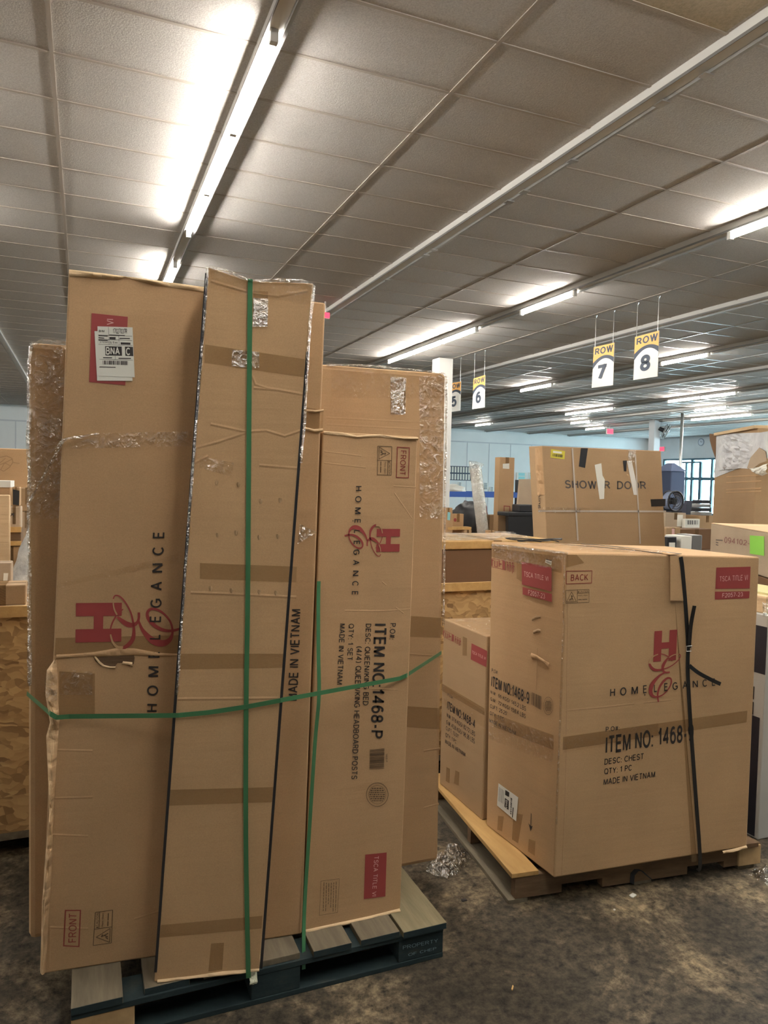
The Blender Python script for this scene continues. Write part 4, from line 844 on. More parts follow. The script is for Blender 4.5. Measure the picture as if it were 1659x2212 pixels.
crumple(tC, FL, [(1152, 1362), (1162, 1358), (1168, 1360)], [(1153, 1370), (1162, 1366), (1168, 1366)], .003, 'dent', K['kraftd'], .001, 3, 4, 3)
crumple(tC, FL, [(1148, 1410), (1160, 1415), (1175, 1425), (1187, 1432)], [(1150, 1425), (1160, 1424), (1175, 1432), (1186, 1445)], .005, 'dent', K['kraft'], .001, 4, 5, 3)
crease(tC, FL, [(1160, 1400), (1158, 1490)], .002, h=.0015); crease(tC, FC, [(1222, 1535), (1300, 1528), (1370, 1520)], .003, h=.0012); crease(tC, FC, [(1390, 1518), (1450, 1512)], .003, h=.001); crease(tC, FC, [(1227, 1300), (1222, 1700), (1214, 1890)], .002, h=.0015)
crumple(tC, FC, [(1560, 1838), (1580, 1834), (1612, 1826)], [(1560, 1844), (1580, 1841), (1612, 1833)], .008, 'crushed_edge', K['edge'], .002, 14, 4, 3)
# cardboard corner protector hanging under the strap
prot = MB().slab(FC.q([(1443, 1296), (1471, 1296), (1463, 1199), (1443, 1200)], .012), FC.n, .004)
p4 = FC.q([(1443, 1200), (1463, 1199)], .016); bt = backt.normalized()
prot.slab([p4[0]+Vector((0, 0, .004)), p4[1]+Vector((0, 0, .004)), p4[1]+bt*.3+Vector((0, 0, .006)), p4[0]+bt*.3+Vector((0, 0, .006))], Vector((0, 0, 1)), .003)
tag(prot.build('edge_protector', K['kraft2']), 'folded cardboard edge protector under the black strap', 'edge protector')
# black strap
ts = thing('black_strap', 'black strap with wire buckle and loose tail around the chest carton', 'strap', FC.at(1490, 1500, .012))
def rib(pts, w, nrm, name):
    P_ = []
    for i in range(len(pts)-1):
        for k in range(6): P_.append(catmull(pts[max(0, i-1)], pts[i], pts[i+1], pts[min(len(pts)-1, i+2)], k/6))
    P_.append(pts[-1]); wd = []; nn = []
    for i in range(len(P_)):
        d = (P_[min(i+1, len(P_)-1)]-P_[max(0, i-1)]).normalized(); wd.append(nrm[i*len(nrm)//len(P_)].cross(d).normalized()*w); nn.append(nrm[i*len(nrm)//len(P_)])
    MB().ribbon(P_, wd, nn, .0016).build(name, K['strap'], ts)
rib([FC.at(1464, 1202, .018), FC.at(1468, 1230, .018), FC.at(1476, 1310, .014), FC.at(1482, 1390, .011), FC.at(1482, 1450, .010), FC.at(1488, 1560, .010), FC.at(1498, 1700, .010), FC.at(1508, 1855, .012), FC.at(1504, 1878, .006)], .0095, [FC.n], 'band')
rib([FC.at(1490, 1306, .028), FC.at(1485, 1350, .02), FC.at(1483, 1398, .015)], .0095, [FC.n], 'tail')
rib([FC.at(1484, 1436, .014), FC.at(1500, 1450, .022), FC.at(1525, 1464, .026), FC.at(1549, 1475, .02)], .0085, [FC.n], 'tail')
bt0 = FC.at(1464, 1201, .014)+Vector((0, 0, .004))
rib([bt0+Vector((0, 0, .006)), bt0+bt*.12+Vector((0, 0, .006)), bt0+bt*.35+Vector((-.04, 0, .007)), bt0+bt*.52+Vector((-.08, 0, .004))], .0095, [Vector((0, 0, 1))], 'band')
rib([bt0+Vector((-.10, 0, .010)), bt0+bt*.12+Vector((-.12, 0, .010)), bt0+bt*.35+Vector((-.16, 0, .008)), bt0+bt*.52+Vector((-.2, 0, .004))], .006, [Vector((0, 0, 1))], 'band')
bc = FC.at(1482, 1400, .017); uu = (c1_-c0).normalized()
MB().tube([bc-uu*.013+Vector((0, 0, .012)), bc+uu*.015+Vector((0, 0, .014)), bc+uu*.012+Vector((0, 0, -.010)), bc-uu*.012+Vector((0, 0, -.010)), bc-uu*.013+Vector((0, 0, .012))], .0022, 6).build('wire_buckle', K['steel'], ts, label='bent steel wire buckle')
# coil of strap lying on the top
cc = FTc.p.lerp(ct1+backt, .0); cc = ct0.lerp(ct1, .2)+backt*.86+Vector((0, 0, .022))
m_ = MB()
for k in range(3): m_.tube([cc+uu*(.11+.022*k)*math.cos(i*math.pi/8+k*.3)+bt*(.02+.012*k)*math.sin(i*math.pi/8)+Vector((0, 0, -.012+.004*k+.008*abs(math.sin(i*.5+k)))) for i in range(13)], .0028, 6)
tag(m_.build('strap_coil', K['strap'], smooth=True), 'loose black strap coil lying on the chest carton top', 'strap coil')

# nightstand carton behind
n0 = cl+ey*.05; n1 = at_z(949, 1692, ZC); FN = Face(n0, n1)
nt1 = FN.at(957, 1336); nz = nt1.z; wv = ex*.62
nf4 = [n1, n0, Vector((n0.x, n0.y, nz)), Vector((n1.x, n1.y, nz))]
tN = carton('nightstand_carton', 'smaller carton behind the chest carton with red stickers on its end', 'carton', nf4, [p+wv for p in nf4], K['kraftd'], .006)
NZ = lambda pts: zz(950, 1340, 13.825, pts)
red_block(tN, FN, NZ([(930, 1165), (1395, 1400), (1425, 915), (955, 685)]), 'TSCA TITLE VI', NZ([(970, 985), (1375, 1180), (1385, 1100), (975, 895)]))
handling_strip(tN, FN, NZ([(105, 480), (625, 740), (640, 540), (110, 290)]))
m_ = MB(); N4 = lambda pts: zz(940, 1150, 4.023, pts)
for s_, p, b_ in [('P.O#', [(112, 1420), (152, 1448), (154, 1425), (112, 1395)], 0), ('ITEM NO:1468-4', [(105, 1535), (345, 1705), (348, 1632), (110, 1462)], .02), ('N.W: 37.6 KGS/ 82.72 LBS', [(102, 1600), (348, 1775), (350, 1735), (105, 1568)], .006), ('G.W: 43.8 KGS/ 96.36 LBS', [(98, 1662), (345, 1838), (347, 1795), (100, 1628)], .006), ("CUFT: 13.01'", [(95, 1715), (205, 1790), (207, 1757), (97, 1680)], .006), ('QTY: 1 PC', [(92, 1775), (185, 1838), (187, 1805), (93, 1738)], .006), ('MADE IN VIETNAM', [(88, 1830), (262, 1950), (264, 1915), (90, 1795)], .006)]: text(m_, FN, s_, N4(p), b_)
m_.build('printed_lettering', K['ink'], tN)
tapes(tN, FN, [N4([(240, 1070), (275, 1072), (278, 920), (242, 905)]), N4([(55, 1370), (430, 1590), (430, 1530), (58, 1310)]), N4([(95, 2160), (125, 2180), (130, 2055), (100, 2040)]), N4([(165, 2180), (205, 2200), (212, 2085), (178, 2068)])])
film_patch(tN, FN, N4([(55, 1480), (440, 1700), (440, 1560), (58, 1310)]), .003, .004, 16, 8, 'filml', 51)
tq2 = [nf4[3]+Vector((0, 0, .003)), nf4[2]+Vector((0, 0, .003)), nf4[2]+wv*.8+Vector((0, 0, .003)), nf4[3]+wv*.8+Vector((0, 0, .003))]
MB().grid(lambda u, v: bil(tq2, u, v)+Vector((0, 0, .014*abs(noise.noise(bil(tq2, u, v)*8)))), 16, 16).build('stretch_film', K['film'], tN, smooth=True)

# ------------------------------------------------------------------ rubbish on the floor
fc_ = at_z(988, 1860, .0)-Vector((.05, 0, 0)); m_ = MB()
def crump(c_, rx, ry, h, seed, ang):
    ca, sa = math.cos(ang), math.sin(ang)
    def fn(u, v):
        x_, y_ = (u-.5)*2*rx, (v-.5)*2*ry; p = Vector((c_.x+x_*ca-y_*sa, c_.y+x_*sa+y_*ca, 0))
        k = noise.noise(p*14+Vector((seed, 0, 0)))+.6*noise.noise(p*34); e_ = max(0, 1-((u-.5)*2)**2)*max(0, 1-((v-.5)*2)**2)
        return p+Vector((.03*noise.noise(p*20), .03*noise.noise(p*21+Vector((3, 0, 0))), .003+h*e_*(.5+k)))
    return MB().grid(lambda u, v: Vector((fn(u, v).x, fn(u, v).y, max(.002, fn(u, v).z))), 22, 16)
tag(crump(fc_, .13, .07, .10, 1, .6).build('plastic_film_scrap', K['filmd'], smooth=True), 'crumpled clear film scrap on the floor between the two pallets', 'plastic film')
sc = at_z(1655, 1905, 0)
tag(crump(Vector((sc.x+.03, sc.y, 0)), .05, .09, .05, 4, .2).build('plastic_film_scrap', K['filmd'], smooth=True), 'clear film scrap on the floor at the right edge of the picture', 'plastic film')
def chip(px, py, l_, w_, a, m, label, cat, name):
    c_ = at_z(px, py, 0); u = Vector((math.cos(a), math.sin(a), 0))*l_; v = Vector((-math.sin(a), math.cos(a), 0))*w_
    tag(MB().slab([c_-u-v*.6, c_+u*.8-v, c_+u+v*.5, c_-u*.7+v, c_-u*1.1+v*.1], Vector((0, 0, 1)), .004).build(name, m), label, cat)
chip(1367, 1935, .016, .012, .5, K['paper'], 'pale paper scrap on the floor in front of the brown pallet', 'scrap', 'paper_scrap')
chip(1327, 1966, .004, .004, .5, K['paper'], 'tiny white crumb on the dark floor', 'scrap', 'paper_scrap')
chip(1107, 2135, .012, .003, .9, K['yelwood'], 'thin wood splinter on the bare floor near the blue pallet', 'splinter', 'wood_splinter')
chip(1002, 1945, .012, .01, .3, K['tapeb'], 'small black scrap on the floor right of the blue pallet', 'scrap', 'plastic_scrap')
sp = at_z(552, 2112, .141)
tag(MB().grid(lambda u, v: Vector((sp.x-.012+.026*u+.006*noise.noise(Vector((u*4, v*4, 0))), PY0-.022+.01*math.sin(v*6), .145-.05*v+.004*noise.noise(Vector((u*7, v*7, 3))))), 8, 10).build('foam_scrap', plain('foam', (.6, .6, .46), .8)), 'torn pale foam scrap under the right foot of the leaning carton', 'foam')

# ------------------------------------------------------------------ strand-board bins
def osb_bin(x0, x1, y0, y1, top, label):
    t = thing('strand_board_bin', label, 'bin', ((x0+x1)/2, (y0+y1)/2, 0), 'strand board bins')
    th = .018
    MB().box(x0, x1, y0, y0+th, .125, top).build('front_panel', K['osb'], t); MB().box(x0, x1, y1-th, y1, .125, top).build('rear_panel', K['osb'], t)
    MB().box(x0, x0+th, y0+th, y1-th, .125, top).build('side_panel', K['osb'], t); MB().box(x1-th, x1, y0+th, y1-th, .125, top).build('side_panel', K['osb'], t)
    MB().box(x0+th, x1-th, y0+th, y1-th, top-.05, top-.03).build('lid', K['kraftd'], t)
    MB().box(x0, x1, y0-.022, y0-.001, top-.045, top+.004).build('top_rail', K['yelwood'], t)
    for a in (y0, (y0+y1)/2-.05, y1-.1): MB().box(x0, x1, a, a+.1, .09, .125).build('pallet_board', K['greywood'], t)
    for a in (x0, (x0+x1)/2-.05, x1-.1): MB().box(a, a+.1, y0, y1, 0, .09).build('pallet_runner', K['brwood'], t)
    return t
TOP = 1.165
osb_bin(-1.15, .1, 3.65, 4.75, TOP, 'strand board bin at the left edge beside the strapped stack')
osb_bin(-1.3, .0, 4.85, 5.95, TOP, 'second strand board bin at the left, behind the first')
osb_bin(1.72, 2.95, 3.85, 4.95, TOP, 'strand board bin behind the chest and nightstand cartons')
osb_bin(4.0, 6.2, 7.6, 8.8, 1.07, 'wide strand board bin carrying the black tote, past the shower door carton')
osb_bin(7.9, 9.1, 8.2, 9.3, 1.1, 'strand board bin under the clutter before the window')
osb_bin(9.2, 10.5, 8.2, 9.3, 1.1, 'right-hand strand board bin under the clutter before the window')

# ------------------------------------------------------------------ background cartons
def bg(px0, px1, pyt, Y, zb, depth, mat, label, cat='carton', name='cardboard_box', group=None, zt=None, tape=True, side=0):
    a, b_ = at_y(px0, pyt, Y), at_y(px1, pyt, Y); z1 = zt if zt else (a.z+b_.z)/2
    V = Vector
    f4 = [V((a.x, Y, zb)), V((b_.x, Y, zb)), V((b_.x, Y, z1)), V((a.x, Y, z1))]
    t = carton(name, label, cat, f4, [p+V((side, depth, 0)) for p in f4], mat, min(.006, depth*.2), group)
    if tape:
        xm = (a.x+b_.x)/2; w_ = min(.03, (b_.x-a.x)*.12)
        MB().box(xm-w_, xm+w_, Y-.001, Y, max(zb, z1-.10), z1).box(xm-w_, xm+w_, Y, Y+depth, z1, z1+.001).build('packing_tape', K['tape'], t)
        MB().box(a.x+.004, b_.x-.004, Y+depth/2-.002, Y+depth/2+.002, z1, z1+.0012).build('flap_seam', K['torn'], t)
    F = Face(V((a.x, Y, 0)), V((b_.x, Y, 0))); return t, F
def sticker(t, F, pts, m, name='sticker', off=.0015): return MB().slab(F.q(pts, off), F.n, .0006).build(name, K[m], t)
gL = 'boxes heaped on the left bins'
bg(-60, 56, 1265, 3.66, TOP+.004, .16, K['kraftd'], 'long low tan carton lying on the left bin rim', group=gL)
t, F = bg(-60, 25, 1216, 4.2, TOP-.028, .1, K['kraftg'], 'reddish brown box with a hand hole on the left bin', group=gL)
sticker(t, F, [(7, 1256), (16, 1256), (18, 1238), (8, 1238)], 'paper', 'hand_hole')
t, F = bg(-60, 21, 1069, 4.46, TOP-.028, .05, K['edge'], 'tall upright tan board leaning in the left bin', 'cardboard board', 'cardboard_board', gL, tape=False)
t, F = bg(8, 42, 1180, 4.56, TOP-.028, .14, K['kraftd'], 'low brown box under the slatted crate in the left bin', group=gL)
zc = t.location.z
z_a = at_y(30, 1182, 4.56).z
t, F = bg(10, 46, 1143, 4.56, z_a+.002, .14, K['brwood'], 'small wooden slat crate under the arrow box', 'crate', 'slat_crate', gL, tape=False)
MB().box(at_y(10, 1150, 4.56).x, at_y(46, 1150, 4.56).x, 4.545, 4.5595, z_a+.085, z_a+.115).box(at_y(10, 1150, 4.56).x, at_y(46, 1150, 4.56).x, 4.545, 4.5595, z_a+.01, z_a+.035).build('slat', K['yelwood'], t)
z_b = at_y(30, 1143, 4.56).z
t, F = bg(16, 45, 1094, 4.57, z_b+.002, .12, K['kraftg'], 'small box with a curved black arrow print', group=gL)
m_ = MB(); aa = [F.at(x, y, .001) for x, y in [(17, 1119), (22, 1116), (26, 1111), (29, 1110), (30, 1114)]]
m_.ribbon(aa, [Vector((.002, 0, .006))]*5, [F.n]*5, .0005); m_.poly(F.q([(24, 1109), (31, 1108), (30, 1118)], .0016)); m_.build('arrow_print', K['ink'], t)
z_c = at_y(30, 1094, 4.57).z
t, F = bg(26, 43, 1052, 4.58, z_c+.002, .1, K['kraftd'], 'open dark-fronted small box on top of the arrow box', group=gL)
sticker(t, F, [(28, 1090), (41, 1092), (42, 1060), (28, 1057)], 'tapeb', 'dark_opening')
osb2 = TOP-.03
bg(43, 70, 1105, 4.9, osb2, .2, K['kraftg'], 'lower greyish box beside the film-wrapped carton on the left', group=gL)
z_d = at_y(55, 1105, 4.9).z
bg(45, 70, 1054, 4.9, z_d+.002, .2, K['kraftd'], 'upper greyish tan box beside the film-wrapped carton on the left', group=gL)
t, F = bg(-60, 22, 1045, 4.95, osb2, .28, K['kraft'], 'box with a white taped lid at the left picture edge', group=gL)
lid = at_y(-20, 1045, 4.95).z
MB().box(at_y(-60, 1045, 4.95).x, at_y(23, 1045, 4.95).x, 4.944, 5.21, lid-.02, lid+.02).build('white_lid', K['paper'], t)
t, F = bg(-80, 75, 968, 5.6, osb2, .06, K['kraft2'], 'big upright cardboard sheet behind the left bins with a faint leaf print', 'cardboard sheet', 'cardboard_sheet', gL, tape=False)
m_ = MB(); lf = [(0, 988), (14, 985), (26, 990), (28, 999), (20, 1010), (8, 1018), (0, 1014)]
for i in range(len(lf)-1): line(m_, F, lf[i], lf[i+1], .006)
for a, b_ in [((0, 1000), (12, 990)), ((2, 1014), (10, 1000)), ((10, 1000), (26, 992)), ((10, 1000), (22, 1006)), ((28, 999), (42, 1001)), ((0, 1004), (10, 1000))]: line(m_, F, a, b_, .005)
m_.build('leaf_print', plain('faint_ink', (.33, .2, .1), .7), t)
# white quilted wrap
cb_ = at_y(62, 1265, 4.32); r0 = .15
def cone(u, v):
    w_ = 2*math.pi*u; r_ = r0*(1-v)**.75*(1+.12*noise.noise(Vector((math.cos(w_)*2, math.sin(w_)*2, v*5))))+.012
    return Vector((cb_.x+.05+r_*math.cos(w_), 4.44+r_*math.sin(w_)*.8, TOP-.028+v*.43))
tag(MB().grid(cone, 28, 20).build('white_foam_wrap', noisy('white_fleece', [(.3, (.42, .43, .43)), (.7, (.66, .66, .63))], scale=14, rough=.9, bump=.5, bscale=30, bdist=.02), smooth=True), 'grey white padded foam wrap standing on the left bin', 'foam wrap')

# middle group on the bin behind the chest
t, F = bg(945, 1075, 1187, 4.0, TOP-.028, .3, K['kraftdark'], 'dark brown long carton on the bin behind the nightstand carton', tape=False)
z_e = at_y(1000, 1187, 4.0).z
t, F = bg(940, 1200, 1176, 3.99, z_e+.002, .62, K['yelwood'], 'long flat tan carton across the dark brown carton', zt=z_e+.055)
q = [Vector((2.05, 4.0, z_e+.058)), Vector((2.75, 4.0, z_e+.058)), Vector((2.9, 4.55, z_e+.058)), Vector((2.1, 4.55, z_e+.058))]
MB().grid(lambda u, v: bil(q, u, v)+Vector((0, 0, .02*abs(noise.noise(bil(q, u, v)*9)))), 20, 14).build('stretch_film', K['filmd'], t, smooth=True)

Y2, B2 = 8.0, 1.042
gM = 'goods on the middle bin'
def bgz(px0, px1, pyt, Y, zb, d, mat, label, **k): return bg(px0, px1, pyt, Y, zb, d, mat, label, group=gM, **k)
t, F = bgz(1080, 1112, 988, 8.0, B2, .12, K['kraft'], 'tall upright brown carton with a torn white sticker',  )
sticker(t, F, [(1086, 1012), (1100, 1013), (1100, 1001), (1086, 1002)], 'paper')
m_ = MB(); frame(m_, F, [(1088, 1107), (1102, 1109), (1102, 1093), (1088, 1092)], .012); m_.build('printed_mark', K['redbr'], t)
# wrapped tube
a, b_ = at_y(1046, 1164, 7.85), at_y(1027, 1012, 7.95); a.z = B2
t = thing('wrapped_tube', 'clear film wrapped white roll leaning on the middle bin', 'roll', a, gM)
MB().tube([a, a.lerp(b_, .5), b_], .072, 16).build('roll', plain('white_roll', (.6, .6, .56), .35), t, smooth=True)
P_ = [a.lerp(b_, i/24) for i in range(25)]+[b_+Vector((0, 0, .03)), b_+Vector((.01, 0, .07))]
MB().tube(P_, [.078+.012*noise.noise(p*19) for p in P_[:-1]]+[.1], 14, False).build('film_sleeve', K['filmd'], t, smooth=True)
# black tote
t = thing('storage_tote', 'black lidded plastic tote beside the shower door carton', 'tote', at_y(1128, 1153, 7.7), gM)
a, b_ = at_y(1096, 1153, 7.7), at_y(1168, 1153, 7.7); z0, z1 = B2, at_y(1130, 1115, 7.7).z
f4 = [Vector((a.x+.03, 7.72, z0)), Vector((b_.x-.03, 7.72, z0)), Vector((b_.x, 7.7, z1)), Vector((a.x, 7.7, z1))]
t.location.z = z0; ORG[t] = t.location.copy()
MB().hexa(f4, [p+Vector((.1, .22, 0)) for p in f4]).build('tub', K['dark'], t, bevel=.01)
MB().box(a.x-.01, b_.x+.015, 7.685, 7.94, z1, z1+.05).build('lid', K['dark'], t, bevel=.01)
MB().box(b_.x-.1, b_.x-.01, 7.683, 7.698, z1-.16, z1-.08).build('teal_sticker', K['teal'], t)
t2 = z1+.052
o = MB().box(a.x+.18, a.x+.42, 7.72, 7.9, t2, t2+.09).build('black_case', K['darkm'], bevel=.01); tag(o, 'small black case on the black tote lid', 'case')
# leaning brown board
p0, p1, p2, p3 = at_y(1117, 1096, 8.5), at_y(1150, 1094, 8.5), at_y(1158, 1035, 8.62), at_y(1124, 1035, 8.62)
for p in (p0, p1): p.z = 1.3
o = MB().hexa([p0, p1, p2, p3], [p+Vector((0, .04, 0)) for p in (p0, p1, p2, p3)]).build('brown_board', K['kraftg']); tag(o, 'flat grey brown carton tilted behind the black tote', 'carton')
bgz(1108, 1165, 1094, 8.4, B2, .28, K['kraftd'], 'box propping up the tilted flat carton', zt=1.298)
for (x0, x1, yt, Yd, m, lab) in [(960, 978, 1097, 7.75, 'kraft', 'box with a teal sticker beside the film-wrapped carton edge'), (978, 1002, 1110, 7.9, 'kraft2', 'small box with a red dot sticker'), (1003, 1019, 1146, 7.73, 'kraftd', 'low box left of the wrapped white roll'), (1056, 1068, 1146, 7.68, 'kraft', 'little box with a teal sticker right of the wrapped white roll'), (1070, 1095, 1148, 7.66, 'kraftg', 'low greyish box left of the black tote'), (1058, 1078, 1112, 8.3, 'kraftd', 'box with a dark mark behind the tall upright carton')]:
    t, F = bgz(x0, x1, yt, Yd, B2, .09, K[m], lab, **({'zt': 1.2} if 'low box left' in lab else {}))
    if 'teal' in lab: xm = (x0+x1)/2; sticker(t, F, [(xm-3, yt+26), (xm+3, yt+27), (xm+4, yt+10), (xm-2, yt+9)], 'teal')
    if 'dot' in lab: m_ = MB(); ring(m_, F, (983, 1123), 3, 4, 1, n=12); m_.build('red_dot', K['red'], t)
pz = at_y(1010, 1140, 7.78).z
o = MB().box(at_y(972, 1140, 7.7).x, at_y(1022, 1140, 7.7).x, 7.74, 7.87, 1.201, 1.235).build('pine_plank', K['yelwood'], bevel=.003); tag(o, 'pale pine plank lying over the low boxes left of the wrapped roll', 'plank', gM)
# dark bags
def blob(c_, r_, m, label, cat, name, seed, group=None):
    def fn(u, v):
        a_, b__ = 2*math.pi*u, math.pi*(v-.5); d = Vector((math.cos(a_)*math.cos(b__), math.sin(a_)*math.cos(b__), math.sin(b__)))
        k = 1+.22*noise.noise(d*2.2+Vector((seed, 0, 0)))+.1*noise.noise(d*6)
        return Vector((c_.x+d.x*r_[0]*k, c_.y+d.y*r_[1]*k, max(c_.z+d.z*r_[2]*k, c_.z-r_[2]*.85)))
    o = MB().grid(fn, 26, 16).build(name, m, smooth=True); tag(o, label, cat, group); return o
c_ = at_y(1008, 1127, 8.35); rz = c_.z-B2
blob(c_, (.24, .2, rz/.85), K['dark'], 'black padded bag in the heap left of the wrapped roll', 'bag', 'black_bag', 1, gM)
c_ = at_y(1036, 1108, 8.55); c_.z = B2+.22
blob(c_, (.13, .12, .26), plain('dark_red_cloth', (.13, .02, .025), .8), 'dark red bundle behind the wrapped white roll', 'cloth bundle', 'cloth_bundle', 2, gM)
# blue storage rack
RY = 14.0
t = thing('storage_rack', 'blue beam storage rack in front of the far grey wall', 'rack', (8.6, RY, 0))
xa, xb = at_y(958, 1068, RY).x, at_y(1165, 1068, RY).x; zb_ = at_y(1010, 1068, RY).z
MB().box(xa, xb, RY, RY+.05, zb_-.06, zb_+.06).box(xa, xb, RY+.9, RY+.95, zb_-.06, zb_+.06).build('beam', K['blue'], t, label='blue steel beam')
for xx in (xa, xb-.08):
    for yy in (RY+.05, RY+.82): MB().box(xx, xx+.08, yy, yy+.08, 0, zb_+.35).build('upright', K['darkm'], t)
MB().box(xa, xb, RY+.051, RY+.9, zb_-.03, zb_-.01).build('shelf', K['greywood'], t)
MB().box(xa, xb, RY+.051, RY+.9, .55, .57).build('shelf', K['greywood'], t)
rnd = random.Random(3); x_ = xa+.12; i = 0; names = ['brown', 'pale', 'dark', 'greyish', 'tan']
adj = ['leftmost', 'second', 'third', 'fourth', 'fifth', 'sixth', 'seventh', 'eighth', 'ninth', 'tenth']
while x_ < xb-.5:
    w_ = rnd.uniform(.22, .4); h_ = rnd.uniform(.15, .42); mm = rnd.choice(['kraftd', 'kraft', 'paper', 'kraftdark', 'darkm', 'kraftg'])
    o = MB().box(x_, x_+w_, RY+.12, RY+.5, .571, .571+h_).build('rack_box', K[mm], bevel=.008); tag(o, adj[i]+' box on the lower shelf of the blue rack', 'box', 'boxes on the blue rack'); x_ += w_+rnd.uniform(.02, .1); i += 1
c_ = at_y(990, 1080, 13.6)
c_ = Vector(((xa+xb)/2-.25, RY+.4, zb_-.01+.14)); blob(Vector((xa+.45, RY+.45, zb_+.09)), (.3, .25, .12), K['paper'], 'white crumpled paper pile on the blue rack', 'paper pile', 'paper_pile', 5)
# paper notices on the far wall
def board(px0, px1, py0, py1, label, nx_, ny_, name, frame_m='navy', fill='paper'):
    Yb = YW1-.02; a = at_y(px0, py1, Yb); b_ = at_y(px1, py0, Yb)
    t = thing(name, label, 'notice board' if nx_ > 1 else 'paper notice', Vector(((a.x+b_.x)/2, Yb, a.z)))
    MB().box(a.x, b_.x, Yb-.02, YW1-.013, a.z, b_.z).build('backing', K[frame_m], t)
    m_ = MB(); W_, H_ = b_.x-a.x, b_.z-a.z
    for i in range(nx_):
        for j in range(ny_):
            m_.box(a.x+W_*(i+.18)/nx_, a.x+W_*(i+.82)/nx_, Yb-.024, Yb-.02, a.z+H_*(j+.1)/ny_, a.z+H_*(j+.9)/ny_)
    m_.build('paper_sheets', K[fill], t)
board(962, 1022, 1008, 1037, 'dark framed schedule board with two rows of white sheets', 10, 2, 'schedule_board')
for x0, x1, y0, y1, lab in [(1115, 1137, 1021, 1052, 'large pale poster left of the shower door carton'), (1141, 1156, 1021, 1040, 'smaller pale poster touching the shower door carton'), (989, 997, 1042, 1056, 'single white notice under the schedule board'), (1043, 1054, 1043, 1057, 'white notice with dark marks right of the wrapped roll'), (1057, 1066, 1052, 1064, 'lower white notice left of the tall upright carton')]:
    board(x0, x1, y0, y1, lab, 1, 4, 'wall_notice', 'paper', 'teal' if 'poster' in lab else 'railg')

# ------------------------------------------------------------------ shower door carton
Ys = 5.0
s0, s1 = at_y(1182, 1172, Ys), at_y(1437, 1172, Ys); st0, st1 = at_y(1172, 963, Ys), at_y(1428, 974, Ys)
s0.z = s1.z = .14
# run the sides down to the pallet
k_ = (.14-1.29)/(2.09-1.29)
sx0, sx1 = at_y(1182, 1172, Ys), at_y(1437, 1172, Ys)
b0_ = sx0+(st0-sx0)*((.14-sx0.z)/(st0.z-sx0.z)); b1_ = sx1+(st1-sx1)*((.14-sx1.z)/(st1.z-sx1.z))
sf = [b0_, b1_, st1, st0]; sb_ = [p+Vector((-.02, .17, 0)) for p in sf]
tS = carton('shower_door_carton', 'battered carton printed SHOWER DOOR standing behind the chest carton', 'carton', sf, sb_, K['kraftd'], .006)
FS = Face(b0_, b1_); WZ_ = lambda pts: zz(1150, 950, 5.72, pts)
m_ = MB(); text(m_, FS, 'SHOWER', WZ_([(405, 600), (962, 608), (955, 510), (400, 497)]), .015); text(m_, FS, 'DOOR', WZ_([(1045, 610), (1405, 612), (1398, 515), (1045, 510)]), .015); m_.build('printed_lettering', plain('grey_ink', (.07, .06, .055), .6), tS)
lab = sticker(tS, FS, WZ_([(222, 220), (395, 242), (402, 140), (228, 115)]), 'yellow', 'yellow_sticker')
m_ = MB(); bars(m_, FS.q(WZ_([(245, 205), (372, 220), (376, 185), (250, 172)]), .003), 18, 1); m_.build('sticker_print', K['ink'], lab)
MB().poly(FS.q(WZ_([(252, 160), (360, 172), (362, 148), (254, 136)]), .0026)).build('sticker_patch', K['paper'], lab)
for p in ([(573, 330), (650, 348), (685, 105), (600, 103)], [(1468, 825), (1640, 820), (1645, 730), (1460, 735)], [(1130, 390), (1160, 392), (1165, 255), (1118, 258)]): MB().slab(FS.q(WZ_(p), .001), FS.n, .0008).build('black_tape', K['tapeb'], tS)
MB().slab(FS.q(WZ_([(830, 735), (885, 730), (893, 490), (865, 440), (850, 290), (768, 310)]), .001), FS.n, .001).build('torn_white_patch', K['paper'], tS)
MB().slab(FS.q(WZ_([(1250, 680), (1292, 683), (1290, 560), (1225, 260), (1168, 262)]), .001), FS.n, .001).build('torn_white_patch', K['white'], tS)
wp = plain('old_white_tape', (.50, .44, .38), .4)
for a, b_, w_ in [((492, 105), (560, 1245), .016), ((1270, 180), (1330, 1285), .014), ((70, 880), (1650, 885), .016)]:
    m_ = MB(); line(m_, FS, WZ_([a])[0], WZ_([b_])[0], w_, .003); m_.build('old_film_band', wp, tS)
film_patch(tS, FS, WZ_([(65, 910), (700, 900), (700, 840), (65, 830)]), .004, .01, 20, 5, 'film', 61)
film_patch(tS, FS, WZ_([(1170, 290), (1260, 290), (1265, 130), (1175, 130)]), .006, .012, 8, 10, 'filmd', 63)
FSl = Face(b0_, sb_[0], st0-b0_)
m_ = MB(); text(m_, FSl, 'thing', WZ_([(62, 625), (76, 850), (116, 845), (102, 620)]), .01, .004); m_.build('side_lettering', K['ink'], tS)
crumple(tS, FSl, WZ_([(30, 105), (40, 380), (50, 500), (60, 680)]), WZ_([(120, 85), (130, 380), (140, 500), (150, 680)]), .012, 'crushed_edge', K['kraft'], .002, 15, 5, 4)
tp = thing('shower_pallet', 'pallet under the shower door carton, hidden behind the chest carton', 'pallet', ((b0_.x+b1_.x)/2, 5.1, 0))
for i in range(6): MB().box(b0_.x-.1+i*.25, b0_.x+.05+i*.25, 4.9, 5.5, .117, .139).build('deck_board', K['brwood'], tp)
for yy in (4.9, 5.17, 5.44): MB().box(b0_.x-.1, b0_.x+1.3, yy, yy+.06, 0, .117).build('runner', K['brwood'], tp)

